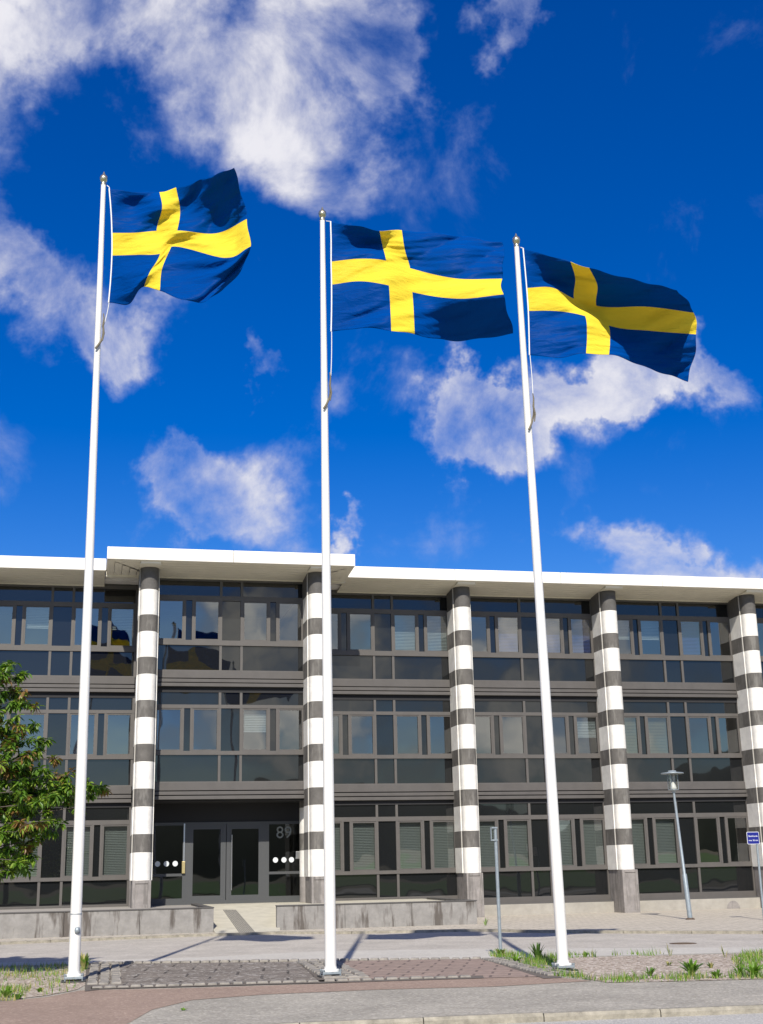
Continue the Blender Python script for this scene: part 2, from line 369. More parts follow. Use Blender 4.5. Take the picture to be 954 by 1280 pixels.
for c in CL:
    o = cloud(*c)
    if acc is None: acc = o
    else:
        a = N(nt, 'ShaderNodeMath', operation='ADD'); nt.links.new(acc, a.inputs[0]); nt.links.new(o, a.inputs[1]); acc = a.outputs[0]
mn = N(nt, 'ShaderNodeMath', operation='MINIMUM'); nt.links.new(acc, mn.inputs[0]); mn.inputs[1].default_value = .86
# the sky behind the viewer: broken cumulus everywhere
sp = N(nt, 'ShaderNodeSeparateXYZ'); nt.links.new(tc.outputs['Generated'], sp.inputs[0])
bk = N(nt, 'ShaderNodeMapRange', interpolation_type='SMOOTHSTEP'); bk.inputs[1].default_value = .35; bk.inputs[2].default_value = -.3; bk.inputs[3].default_value = 0; bk.inputs[4].default_value = .52
nt.links.new(sp.outputs['Y'], bk.inputs[0])
n5 = N(nt, 'ShaderNodeTexNoise'); n5.inputs['Scale'].default_value = 5.5; n5.inputs['Detail'].default_value = 3; nt.links.new(tc.outputs['Generated'], n5.inputs['Vector'])
b2 = N(nt, 'ShaderNodeMapRange'); b2.inputs[1].default_value = .40; b2.inputs[2].default_value = .60; b2.inputs[3].default_value = -.2; b2.inputs[4].default_value = 1.9
nt.links.new(n5.outputs['Fac'], b2.inputs[0])
bm_ = N(nt, 'ShaderNodeMath', operation='MULTIPLY'); nt.links.new(bk.outputs[0], bm_.inputs[0]); nt.links.new(b2.outputs[0], bm_.inputs[1])
a = N(nt, 'ShaderNodeMath', operation='ADD'); nt.links.new(mn.outputs[0], a.inputs[0]); nt.links.new(bm_.outputs[0], a.inputs[1])
a2 = N(nt, 'ShaderNodeMath', operation='ADD'); nt.links.new(a.outputs[0], a2.inputs[0])
nc = N(nt, 'ShaderNodeMapRange'); nc.inputs[1].default_value = .2; nc.inputs[2].default_value = .8; nc.inputs[3].default_value = -.78; nc.inputs[4].default_value = .78; nc.clamp = False
nt.links.new(nz.outputs['Fac'], nc.inputs[0]); nt.links.new(nc.outputs[0], a2.inputs[1])
den = N(nt, 'ShaderNodeMapRange', interpolation_type='SMOOTHSTEP'); den.inputs[1].default_value = .18; den.inputs[2].default_value = 1.25
nt.links.new(a2.outputs[0], den.inputs[0])
cc = ramp(nt, den.outputs[0], [(0, (2.6,3.4,6.0)), (.45, (3.9,4.2,5.8)), (.8, (5.3,5.35,6.1)), (1, (6.3,6.25,6.7))])
cg = ramp(nt, den.outputs[0], [(0, (2.0,2.3,2.8)), (.5, (3.6,3.8,4.0)), (1, (10.0,9.9,9.6))])      # greyer clouds on the other side of the sky
cm = N(nt, 'ShaderNodeMix', data_type='RGBA'); fb = N(nt, 'ShaderNodeMapRange'); fb.inputs[1].default_value = .3; fb.inputs[2].default_value = -.1; nt.links.new(sp.outputs['Y'], fb.inputs[0])
nt.links.new(fb.outputs[0], cm.inputs['Factor']); nt.links.new(cc.outputs[0], cm.inputs['A']); nt.links.new(cg.outputs[0], cm.inputs['B'])
mx = N(nt, 'ShaderNodeMix', data_type='RGBA'); nt.links.new(den.outputs[0], mx.inputs['Factor']); nt.links.new(hs.outputs[0], mx.inputs['A']); nt.links.new(cm.outputs['Result'], mx.inputs['B'])
nt.links.new(mx.outputs['Result'], bg.inputs['Color'])
sl = bpy.data.lights.new('sun', 'SUN'); sl.energy = 5.0; sl.angle = R_(.5); sl.color = (1, .94, .84)
so = bpy.data.objects.new('sun', sl); COL.objects.link(so); so.rotation_euler = sdir.to_track_quat('Z', 'Y').to_euler()
so.location = (0, -20, 40)
scn.view_settings.view_transform = 'Standard'; scn.view_settings.look = 'None'; scn.view_settings.gamma = 1; scn.view_settings.exposure = .15

# ------------------------------------------------------------------ ground
def lerp_y(line, x):
    P_ = [(p.x, p.y) for p in line]
    if x <= P_[0][0]: (a, b), (c, d_) = P_[0], P_[1]
    elif x >= P_[-1][0]: (a, b), (c, d_) = P_[-2], P_[-1]
    else:
        for k in range(len(P_)-1):
            if P_[k][0] <= x <= P_[k+1][0]: (a, b), (c, d_) = P_[k], P_[k+1]; break
    return b+(d_-b)*(x-a)/(c-a)
def strip(name, lo, hi, z, m, x0=-40, x1=60, off=0.):
    '''a ground band between two lines that run left to right'''
    xs = sorted(set([x0, x1]+[p.x for p in lo if x0 < p.x < x1]+[p.x for p in hi if x0 < p.x < x1]))
    b = MB()
    for a, c in zip(xs[:-1], xs[1:]):
        if c-a < 1e-4: continue
        b.quad((a,lerp_y(lo,a)+off,z),(c,lerp_y(lo,c)+off,z),(c,lerp_y(hi,c),z),(a,lerp_y(hi,a),z), m)
    o = b.build(name); o['kind'] = 'structure'; return o
def zs(pts, z): return [atZ(x, y, z) for x, y in pts]
ZR, ZW = -.10, -.04            # far road, far sidewalk
gnd = MB(); gnd.quad((-900,-900,-.16),(900,-900,-.16),(900,900,-.16),(-900,900,-.16), 'soil')
tag(gnd.build('ground'), kind='structure')
# near edge of the far road, seen left to right
near_edge = [(0,1207.5),(116,1203.5),(240,1203.5),(410,1200.5),(600,1198),(700,1196),(954,1190)]
ne = zs(near_edge, 0); L0 = Vector((-40, ne[0].y+5.5, 0)); R0 = Vector((45, ne[-1].y-5.5, 0)); nel = [L0]+ne+[R0]
# raised island slab: everything between near kerb and far road is built up 0..-.16
kerb_px = [(390,1280),(552,1272.5),(760,1264.5),(954,1257.5)]
kp = zs(kerb_px, 0); d = (kp[-1]-kp[0]).normalized(); kA = kp[0]-d*30; kB = kp[-1]+d*30
kn = Vector((-d.y, d.x, 0))   # away from camera
strip('footpath', [kA+kn*.105, kB+kn*.105], nel, 0, 'asphalt', kA.x, kB.x)
s_ = MB(); pts = [*ne]; pts = [L0]+ne+[R0]
for a_, b_ in zip(pts[:-1], pts[1:]): s_.quad(a_, b_, (b_.x,b_.y,-.15), (a_.x,a_.y,-.15), 'cobble')
tag(s_.build('footpath_edge'), kind='structure')
# near street below the kerb
st = [kA-kn*9+Vector((0,0,-.068)), kB-kn*9+Vector((0,0,-.068)), kB+Vector((0,0,-.068)), kA+Vector((0,0,-.068))]
poly_sheet('street', st, 'street')
kb = MB(); n = 52; L = (kB-kA).length
for i in range(n):
    g = .006; a0 = kA+d*(L*i/n+g); a1 = kA+d*(L*(i+1)/n-g); j = random.uniform(-.006,.006); w = .10+random.uniform(-.008,.008)
    vs = [a0, a1, a1+kn*w, a0+kn*w]
    top = [v+Vector((0,0,.012+j)) for v in vs]; top[0] += kn*.02; top[1] += kn*.02
    mid = [v+Vector((0,0,-.02+j)) for v in vs]; bot = [v+Vector((0,0,-.2)) for v in vs]
    kb.add(top+mid+bot, [(0,1,2,3),(4,5,1,0),(5,6,2,1),(6,7,3,2),(7,4,0,3),(8,9,5,4),(9,10,6,5),(10,11,7,6),(11,8,4,7)], 'kerb')
kbo = kb.build('kerb'); tag(kbo, kind='structure')
# far road and light gutter strip
far_px = [(0,1181),(240,1171),(345,1168),(440,1167.5),(600,1164.5),(660,1165.8),(780,1167),(954,1167.5)]
fe = zs(far_px, ZR); neR = zs(near_edge, ZR)
fel = [Vector((-40, fe[0].y+3, ZR))]+fe+[Vector((60, fe[-1].y-4, ZR))]
neRl = [Vector((-40, neR[0].y+5.5, ZR))]+neR+[Vector((60, neR[-1].y-9, ZR))]
strip('road', neRl, fel, ZR, 'road', off=-2.5)
gt_ = zs([(0,1203),(116,1200.5),(240,1197),(410,1188.5),(600,1186),(700,1185.5),(954,1184)], ZR+.004)
strip('gutter', neRl, gt_, ZR+.004, 'gutter', x0=-6, x1=18, off=-1.)
# far sidewalk with its own low kerb
WY = 36.0                      # front of the retaining walls
strip('sidewalk', fel, [Vector((-40, 43, ZW)), Vector((60, 43, ZW))], ZW, 'walk')
kb2 = MB(); P_ = fel
for a_, b_ in zip(P_[:-1], P_[1:]):
    L_ = (b_-a_).length; dd = (b_-a_).normalized(); nn = Vector((-dd.y, dd.x, 0)); k = max(1, int(L_/1.1))
    for i in range(k):
        p0 = a_+dd*(L_*i/k+.006); p1 = a_+dd*(L_*(i+1)/k-.006); z1 = ZW+.006
        q = [p0-nn*.02, p1-nn*.02, p1+nn*.11, p0+nn*.11]
        kb2.add([(v.x,v.y,z1) for v in q]+[(v.x,v.y,ZR-.03) for v in q], [(0,1,2,3),(4,5,1,0),(5,6,2,1),(6,7,3,2),(7,4,0,3)], 'kerb')
tag(kb2.build('sidewalk_kerb'), kind='structure')
# paving patches on the near island (each lies 4 mm proud)
poly_sheet('red_asphalt', zs([(-420,1262),(0,1252),(60,1246),(100,1238),(250,1234.5),(410,1229.5),(604,1222),(690,1221),(740,1226),(620,1233),(470,1237),(330,1243),(240,1250),(190,1262),(150,1285),(100,1320),(-420,1360)], .004), 'pink')
poly_sheet('brown_paving', zs([(126,1205),(376,1202),(402,1224),(120,1235)], .004), 'pav1')
poly_sheet('reddish_paving', zs([(396,1201.5),(608,1198.5),(690,1220),(604,1222.5),(436,1228),(404,1222)], .008), 'pav2')
lg = zs([(-500,1226),(0,1209),(112,1204.5),(112,1228),(96,1237),(60,1244),(0,1251),(-500,1275)], .006)
poly_sheet('gravel_bed', lg, 'gravel')
rg = zs([(640,1198.5),(700,1197),(954,1191.5),(1400,1181),(1400,1212),(954,1223.5),(840,1226.5),(760,1228),(720,1221),(690,1213)], .006)
poly_sheet('gravel_bed', rg, 'gravel')
# cobble rows: real stones along measured lines
cb = MB()
def cob(p, dd, nn, l, w):
    j = lambda: random.uniform(-.012,.012); z0 = .0; z1 = .034+random.uniform(-.006,.006)
    b4 = [p+dd*(-l/2+j())+nn*(-w/2+j()), p+dd*(l/2+j())+nn*(-w/2+j()), p+dd*(l/2+j())+nn*(w/2+j()), p+dd*(-l/2+j())+nn*(w/2+j())]
    c = sum(b4, Vector())/4; t4 = [c+(v-c)*.86 for v in b4]
    cb.add([(v.x,v.y,-.02) for v in b4]+[(v.x,v.y,z1*.5) for v in b4]+[(v.x,v.y,z1) for v in t4],
           [(8,9,10,11),(0,1,5,4),(1,2,6,5),(2,3,7,6),(3,0,4,7),(4,5,9,8),(5,6,10,9),(6,7,11,10),(7,4,8,11)], 'cobble')
def row(a_, b_, w=.13, l=.14, gap=.03, off=0.):
    a_ = atZ(*a_, 0); b_ = atZ(*b_, 0); dd = (b_-a_).normalized(); nn = Vector((-dd.y, dd.x, 0)); n_ = int((b_-a_).length/(l+gap))
    for i in range(n_): cob(a_+dd*((i+.5)*(l+gap))+nn*off, dd, nn, l, w)
for o_ in (0, .165, .33): row((113,1232), (118,1205), off=-o_-.02)
row((114,1236), (405,1227.5)); row((404,1227.5), (604,1221.5)); row((412,1225), (470,1223.5), off=.17)
row((120,1204.8), (604,1198.8), off=-.02)
for o_ in (0, .17, .34, .51): row((376,1203), (412,1225), off=o_)
for o_ in (0, .16, .32): row((606,1199.5), (692,1221), off=o_)
tag(cb.build('cobblestones'), kind='structure')
jt = MB()
for q in ([(108,1204),(128,1204),(124,1237),(106,1239)], [(114,1233.5),(404,1225),(604,1219.5),(605,1222.6),(405,1228.6),(114,1236.5)], [(372,1202),(400,1201.5),(434,1226),(400,1227)], [(603,1198.6),(625,1199),(704,1222),(680,1223)]):
    jt.add(zs(q, .0095), [tuple(range(len(q)))], 'joint')
tag(jt.build('cobble_bedding'), kind='structure')

# behind the viewer: lawn and wooded ridge the windows mirror
def hills():
    b = MB(); seg = 150
    for ring in range(5):
        pass
    vs = []; fs = []
    R0_ = [240, 262, 290, 330, 400]
    for i in range(seg+1):
        a_ = math.pi*1.0 + math.pi*i/seg      # -X .. -Y .. +X
        h = 30+6*math.sin(i*.11+1)+3.5*math.sin(i*.31)+1.6*math.sin(i*1.1)+1.0*math.sin(i*2.3)+random.uniform(-.9,.9)
        for j, rr in enumerate(R0_):
            hh = [-.3, .45*h, .8*h, h, h*.8][j]+(random.uniform(-.8,.8) if 0 < j < 4 else 0)
            vs.append((rr*math.cos(a_), rr*math.sin(a_)-10, hh))
    for i in range(seg):
        for j in range(4): fs.append((i*5+j, (i+1)*5+j, (i+1)*5+j+1, i*5+j+1))
    b.add(vs, fs, 'hill', True); tag(b.build('hills'), kind='structure')
hills()
poly_sheet('lawn', [Vector((-200,-8,-.1)), Vector((-200,-120,-.1)), Vector((200,-120,-.1)), Vector((200,-8,-.1))], 'field')

# ------------------------------------------------------------------ the office building
YF, YAB = 42.10, 40.60
BX = [-3.55, 1.70, 6.93, 12.16, 17.42, 22.69, 27.96]
Bd = tag(empty('office_building', (9.5, 42.1, 0)), 'three storey dark glass office building with striped columns and white roof edge', 'building')
def part(mb, name, parent=None, bev=0):
    p = parent or Bd
    o = mb.build(name)
    o.parent = p
    if p is Bd: o.matrix_parent_inverse = Matrix.Translation(-Bd.location)
    return o
LV = [dict(b=.32, sp=.52, s1=1.33, s2=1.44, c=2.98, h=3.12, t=3.50, top=3.64),
      dict(b=4.14, sp=4.18, s1=4.98, s2=5.10, c=6.41, h=6.52, t=6.90, top=7.07),
      dict(b=7.56, sp=7.60, s1=8.38, s2=8.54, c=9.82, h=9.97, t=10.44, top=10.56)]
def pane(mb, x0, x1, z0, z1, y, m, jit=.0022, lean=0.):
    w = x1-x0; t1 = random.uniform(-jit, jit)*w; t2 = random.uniform(-jit, jit)*(z1-z0)
    mb.quad((x0,y-t1-t2,z0),(x1,y+t1-t2,z0),(x1,y+t1+t2-lean,z1),(x0,y-t1+t2-lean,z1), m)
def blind(parent, x0, x1, z0, z1, y, m):
    b = MB(); n_ = int((z1-z0)/.05)
    for i in range(n_):
        z = z0+(i+.5)*(z1-z0)/n_
        b.add([(x0,y-.018,z-.022),(x1,y-.018,z-.022),(x1,y+.016,z+.024),(x0,y+.016,z+.024)], [(0,1,2,3)], m)
    b.box(x0, x1, y-.02, y+.02, z1, z1+.03, m)
    part(b, 'blind', parent)
def window(cx, y, lv, kinds, xl=-2.45, xr=2.45, b_off=0.):
    L_ = LV[lv]; f = MB(); ff = y-.06; fb = y+.05
    X = lambda v: cx+v
    b0 = L_['b']+b_off
    f.box(X(xl), X(xr), ff, fb, b0, L_['sp']+b_off, 'frame')
    f.box(X(xl), X(xr), ff-.02, fb, L_['s1'], L_['s2'], 'frame')
    f.box(X(xl), X(xr), ff, fb, L_['c'], L_['h'], 'frame')
    f.box(X(xl), X(xr), ff+.01, fb, L_['t'], L_['top'], 'gap_shade' if lv < 2 else 'frame')  # lower storeys: shade below the band painted in as a near-black strip
    for a_, b_ in ((xl, -2.29), (-.37, -.29), (.29, .37), (2.29, xr)):
        f.box(X(a_), X(b_), ff+.004, fb, L_['sp']+b_off, L_['s1'], 'frame')
        f.box(X(a_), X(b_), ff+.004, fb, L_['s2'], L_['c'], 'frame')
        f.box(X(a_), X(b_), ff+.004, fb, L_['h'], L_['t'], 'frame')
    for s in (-1, 1):
        for a_, b_ in ((1.17,1.24),(1.43,1.50)):
            lo, hi = sorted((s*a_, s*b_)); f.box(X(lo), X(hi), ff+.004, fb, L_['s2'], L_['c'], 'frame')
    w = part(f, 'window'); w['label'] = 'wide window of fixed panes and four casements'
    g = MB()
    for z0, z1 in ((L_['sp']+b_off, L_['s1']), (L_['h'], L_['t'])):
        for a_, b_ in ((-2.29,-.37),(-.29,.29),(.37,2.29)): pane(g, X(a_), X(b_), z0, z1, y, 'glass_dark')
    for a_, b_ in ((-1.43,-1.24),(-.29,.29),(1.24,1.43)): pane(g, X(a_), X(b_), L_['s2'], L_['c'], y, 'glass_dark')
    part(g, 'fixed_glass', w)
    for k, (a_, b_) in enumerate(((-2.29,-1.50),(-1.17,-.37),(.37,1.17),(1.50,2.29))):
        c = MB(); t = .045; z0, z1 = L_['s2'], L_['c']; yy = y-.03
        c.box(X(a_), X(a_)+t, yy-.015, y+.03, z0, z1, 'frame'); c.box(X(b_)-t, X(b_), yy-.015, y+.03, z0, z1, 'frame')
        c.box(X(a_)+t, X(b_)-t, yy-.012, y+.03, z0, z0+t, 'frame'); c.box(X(a_)+t, X(b_)-t, yy-.012, y+.03, z1-t, z1, 'frame')
        pane(c, X(a_)+t, X(b_)-t, z0+t, z1-t, y-.004, 'glass_win', .006, .028 if lv == 2 else 0.)
        part(c, 'casement', w)
        kd = kinds[k] if kinds else None
        if kd: 
            zt = z1
            zb = z0 if kd[1] is None else z0+(z1-z0)*kd[1]
            blind(w, X(a_)+.02, X(b_)-.02, zb, zt-.03, y+.13, kd[0])
G = ('blind', None); T = ('blind_tan', None); Bu = ('blind_blue', 0.); P1 = ('blind_pale', None); P5 = ('blind_pale', .45)
specs = [(BX[0]-2.62, YF, [[G,G,G,G],None,None]), (-.92, YF, [[G,G,G,G],[P5,None,None,None],[None,P5,None,P5]]), 
         (9.60, YF, [[G,G,G,G],[None,None,None,None],[None,None,P1,P1]]), (14.80, YF, [[G,G,G,G],[None,None,None,P5],[None,Bu,Bu,Bu]]),
         (20.08, YF, [[G,G,None,None],[T,T,None,None],[P5,P5,Bu,None]]), (25.33, YF, [[G,None,G,G],None,None])]
for cx, y, kk in specs:
    for lv in range(3): window(cx, y, lv, kk[lv], b_off=(.1 if (lv == 0 and cx < 11) else 0))
for lv, kk in ((1, [None,None,P5,None]), (2, None)): window(4.33, YAB, lv, kk, -2.40, 2.40)
# storey bands
def band(x0, x1, y, z0, z1):
    b = MB(); h = z1-z0
    b.box(x0, x1, y-.10, y+.3, z0+.27, z1, 'band')
    b.box(x0, x1, y-.05, y+.3, z0+.24, z0+.27, 'gap_shade')
    b.box(x0, x1, y-.14, y+.3, z0+.135, z0+.24, 'band')
    b.box(x0, x1, y-.08, y+.3, z0+.105, z0+.135, 'gap_shade')
    b.box(x0, x1, y-.18, y+.3, z0, z0+.105, 'band')
    return bevel(part(b, 'storey_band'), .008)
for z0, z1 in ((3.64,4.16),(7.07,7.58)):
    for i in range(6):
        if i == 1: band(BX[1]+.28, BX[2]-.28, YAB, z0, z1)
        else: band(BX[i]+.28, BX[i+1]-.28, YF, z0, z1)
# returns of the projecting bay and wall slabs behind the columns
for i, x in enumerate(BX):
    b = MB()
    if i in (1, 2): b.box(x-.24, x+.24, YAB-.05, YF+.2, 3.66, 10.5, 'frame')
    else: b.box(x-.22, x+.22, YF-.03, YF+.2, .3, 10.5, 'frame')
    part(b, 'corner_panel')
# striped columns
def column(x, yc, zb, zt, yback, half=False):
    c = MB(); r = .268; hw = .305
    def drum(z0, z1, m, rr=r):
        n_ = 28; poly = [(x+rr*math.cos(t), yc+rr*math.sin(t)) for t in [math.pi+math.pi*k/n_ for k in range(n_+1)]]
        poly += [(x+rr, yc+.08), (x-rr, yc+.08)]
        c.prism(poly, z0, z1, m, False)
    def back(z0, z1, m):
        c.box(x-hw, x+hw, yc+.082, yback, z0, z1, m)
        for s in (-1, 1): c.box(x+s*(hw-.012)-.016, x+s*(hw-.012)+.016, yc+.05, yc+.081, z0, z1, m if m == 'white_col' else 'seam')
    zc = 9.11
    drum(zc+.787, zt, 'dark_col'); back(zc+.787, zt-.02, 'dark_col')
    k = 0
    while True:
        z1 = zc-1.3*k
        if z1 < 1.4: break
        for q, (a_, b_) in (('white_col', (z1, z1+.785)), ('grey_col', (z1-.513, z1-.002))):
            if k == 0 and q == 'white_col': b_ = zc+.785
            drum(a_+.001, b_, q); back(a_+.001, b_, q)
        k += 1
    drum(1.31, 2.094, 'white_col'); back(1.31, 2.094, 'white_col')
    o = part(c, 'column')
    p = MB(); pw = .27; y0 = yc-r-.01
    p.box(x-pw, x+pw, y0+.02, yback-.01, zb-.1, 1.308, 'plinth')
    for a_, b_, c_, d_ in ((-pw,-pw+.09,zb-.1,1.306),(pw-.09,pw,zb-.1,1.306),(-pw+.09,pw-.09,1.22,1.306),(-pw+.09,pw-.09,zb-.1,zb+.08)):
        p.box(x+a_, x+b_, y0-.005, y0+.0198, c_, d_, 'plinth')
    bevel(part(p, 'pedestal', o), .008)
for i, x in enumerate(BX):
    ab = i in (1, 2)
    column(x, 39.65 if ab else 41.20, .56 if (ab or i == 0) else -.05, 10.66, (YAB-.06) if ab else YF-.065)
for x in (BX[1]+.0, BX[2]-.06): column(x, 41.0, .56, 3.60, YF-.065) if False else None
# inner stub columns seen inside the open entrance
def stub(x, yc):
    c = MB(); r = .29
    for k, (z0, z1, m_) in enumerate(((.55,1.31,'plinth'),(1.31,2.095,'white_col'),(2.097,2.61,'grey_col'),(2.612,3.395,'white_col'),(3.397,3.62,'grey_col'))):
        c.lathe((x,yc,0), [(r,z0),(r,z1)], m_, 28); 
    part(c, 'inner_column')
stub(BX[2]-.02, 41.35); stub(BX[1], 41.35)
# roof: white fascia, cream boarded soffit, flat top
def roof_block(x0, x1, y0, yb, yf, name, mitre=None):
    zt, zl = 11.06, 10.68; b = MB()
    nj = max(1, round((x1-x0)/3.9)); wj = (x1-x0)/nj
    for k in range(nj): b.box(x0+wj*k+(.005 if k else 0), x0+wj*(k+1)-(.005 if k < nj-1 else 0), y0, y0+.2, zl, zt, 'fascia')
    b.box(x0+.01, x1-.01, y0+.201, yf+.9, zl+.002, zt-.012, 'fascia')
    b.box(x0+.02, x1-.02, y0+.02, y0+.19, zl+.01, zt-.01, 'coping') if nj > 1 else None
    o = part(b, name); bevel(o, .01)
    s = MB(); nb = 7; e0, e1 = x0+.02, x1-.02
    if mitre: e0, e1 = x0+.02, x1-.02
    for k in range(nb):
        ya = y0+.05+(yf-y0-.05)*k/nb; yb_ = y0+.05+(yf-y0-.05)*(k+1)/nb-.03
        za = zl-.012-(zl-10.52-.012)*k/nb; zb_ = zl-.012-(zl-10.52-.012)*(k+1)/nb
        if mitre: 
            i0 = min(1.15, ya-y0); i1 = min(1.15, yb_-y0)
        else: i0 = i1 = 0
        s.add([(e0+i0,ya,za),(e1-i0,ya,za),(e1-i1,yb_,zb_),(e0+i1,yb_,zb_),(e0+i0,ya,za+.02),(e1-i0,ya,za+.02),(e1-i1,yb_,zb_+.02),(e0+i1,yb_,zb_+.02)],
              [(0,3,2,1),(4,5,6,7),(0,1,5,4),(1,2,6,5),(2,3,7,6),(3,0,4,7)], 'soffit')
    if mitre:
        for sd in (-1, 1):
            for k in range(5):
                xa = .23*k; xb_ = xa+.218
                if sd < 0: X0, X1 = e0+xa, e0+xb_
                else: X0, X1 = e1-xb_, e1-xa
                ins = (xa, xb_) if sd < 0 else (xb_, xa)
                za = 10.665-.13*min(1, k/4)
                s.add([(X0,y0+.03+ins[0],za),(X1,y0+.03+ins[1],za),(X1,yf,10.54),(X0,yf,10.54)], [(0,3,2,1)], 'soffit')
    s.box(x0+.01, x1-.01, yf-.1, yf+.1, 10.50, 10.66, 'soffit')
    part(s, 'soffit', o)
    return o
roof_block(.38, 8.02, 38.85, None, YAB, 'roof_canopy', True)
b = MB()
roof_block(-14, .375, 40.45, None, YF, 'roof_edge')
roof_block(8.025, 34, 40.45, None, YF, 'roof_edge')
b = MB(); b.box(-14, 34, 43.05, 56, 10.6, 11.02, 'fascia'); b.box(.3, 8.1, YAB+.95, 43.04, 10.6, 11.0, 'fascia'); part(b, 'roof_deck')
# column head brackets: pale plate on soffit over each column
for i, x in enumerate(BX):
    b = MB(); y0 = 39.0 if i in (1,2) else 40.6
    b.box(x-.30, x+.30, y0-.02, y0+.03, 10.62, 10.665, 'fascia')
    b.box(x-.32, x+.32, y0+.03, y0+.55, 10.59, 10.635, 'soffit')
    part(b, 'soffit_plate')
# floors, dark rooms and side walls behind the glass
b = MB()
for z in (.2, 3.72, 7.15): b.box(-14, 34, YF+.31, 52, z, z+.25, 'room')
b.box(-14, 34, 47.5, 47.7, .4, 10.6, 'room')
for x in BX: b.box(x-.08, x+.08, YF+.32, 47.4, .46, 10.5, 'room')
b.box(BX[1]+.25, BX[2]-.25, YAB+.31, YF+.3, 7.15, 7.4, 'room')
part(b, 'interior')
b = MB(); b.box(-14, -13.8, YF-.05, 56, 0, 10.6, 'band'); b.box(33.8, 34, YF-.05, 56, 0, 10.6, 'band'); b.box(-14, 34, 55.8, 56, 0, 10.6, 'band')
b.box(BX[0]-10.3, BX[0]-5.1, YF-.05, YF+.3, .3, 10.55, 'band'); b.box(BX[6], 34, YF-.04, YF+.3, .3, 10.55, 'band')
part(b, 'wall')
# foundation right of the terrace
b = MB(); b.box(11.0, 34, YF-.30, YF+.3, -.2, .30, 'found'); b.box(11.0, 34, YF-.26, YF+.2, .301, .33, 'coping')
b.box(-14, 11.0, YF-.1, YF+.3, -.2, .42, 'found')
bevel(part(b, 'foundation'), .01)
# half-round patches cast in the foundation
b = MB()
for px_, r_, m_ in ((917,.24,'plinth'),):
    c = atY(px_, 1133, YF-.305); n_ = 24
    b.prism([(0,0)]*0 or [(c.x+r_*math.cos(math.pi*k/n_), 0) for k in range(n_+1)], 0, 0, m_) if False else None
    vs = [(c.x+r_*math.cos(math.pi*k/n_), YF-.306, c.z-.08+r_*math.sin(math.pi*k/n_)*1.1) for k in range(n_+1)]
    b.add(vs+[(v[0], YF-.30, v[2]) for v in vs], [tuple(range(n_+1))]+[(k,k+1,n_+2+k,n_+1+k) for k in range(n_)], m_)
part(b, 'round_patch')
# entrance: recessed glazed front with double door
E = MB(); YD = 42.0
E.box(BX[1]+.2, BX[2]-.2, YAB-.02, YD+.3, 3.60, 3.66, 'gap_shade')           # recess ceiling, coloured near black for the shade inside
E.box(2.0, 6.9, YD-.02, YD+.2, 3.02, 3.60, 'gap_shade')  # panel over the doors, its black is painted recess shade
E.box(2.0, 6.9, YD-.05, YD+.06, 2.93, 3.02, 'doorframe')
E.box(2.0, 6.9, YD-.06, YD+.06, .54, .66, 'doorframe')
for x0, x1 in ((1.96,2.10),(3.04,3.30),(4.28,4.38),(4.40,4.50),(5.47,5.74),(6.74,6.90)): E.box(x0, x1, YD-.055, YD+.06, .66, 2.93, 'doorframe')
for x0, x1 in ((2.10,3.04),(5.74,6.74)):
    E.box(x0, x1, YD-.045, YD+.05, 1.40, 1.48, 'doorframe'); E.box(x0, x1, YD-.045, YD+.05, .66, .74, 'doorframe')
for x0, x1 in ((3.30,4.28),(4.50,5.47)): E.box(x0, x1, YD-.045, YD+.05, 2.86, 2.93, 'doorframe')
ent = part(E, 'entrance_front')
for x0, x1 in ((2.10,3.04),(5.74,6.74)):
    g = MB()
    pane(g, x0, x1, 1.48, 2.93, YD, 'glass_door'); pane(g, x0, x1, .74, 1.40, YD, 'glass_door'); part(g, 'side_glass', ent)
for x0, x1 in ((3.30,4.28),(4.50,5.47)):
    d_ = MB(); pane(d_, x0+.06, x1-.06, .80, 2.80, YD-.01, 'glass_door')
    d_.box(x0, x0+.06, YD-.05, YD+.02, .66, 2.86, 'doorframe'); d_.box(x1-.06, x1, YD-.05, YD+.02, .66, 2.86, 'doorframe')
    d_.box(x0+.06, x1-.06, YD-.05, YD+.02, .66, .80, 'doorframe'); d_.box(x0+.06, x1-.06, YD-.05, YD+.02, 2.80, 2.86, 'doorframe')
    part(d_, 'door', ent)
h = MB(); h.tube([(4.56,YD-.12,.95),(4.56,YD-.12,2.62)], .016, 'steel')
for z in (1.1, 2.5): h.tube([(4.56,YD-.12,z),(4.56,YD-.04,z)], .01, 'steel')
part(h, 'door_handle', ent)
h = MB(); h.box(3.06, 3.10, YD-.09, YD-.06, 1.78, 2.98, 'steel'); part(h, 'light_strip', ent)
h = MB(); h.box(3.02, 3.12, YD-.14, YD-.06, 1.48, 1.84, 'brass'); bevel(part(h, 'lock_box', ent), .01)
def disc(b, x, z, r_, y, m_):
    n_ = 24; vs = [(x+r_*math.cos(2*math.pi*k/n_), y, z+r_*math.sin(2*math.pi*k/n_)) for k in range(n_)]
    b.add(vs, [tuple(range(n_))], m_)
h = MB()
for x, z_ in ((2.28,1.78),(2.55,1.78),(2.82,1.78),(5.95,1.83),(6.22,1.83),(6.46,1.83)):
    h = MB(); disc(h, x, z_, .082, YD-.022, 'dot'); part(h, 'warning_dot', ent)
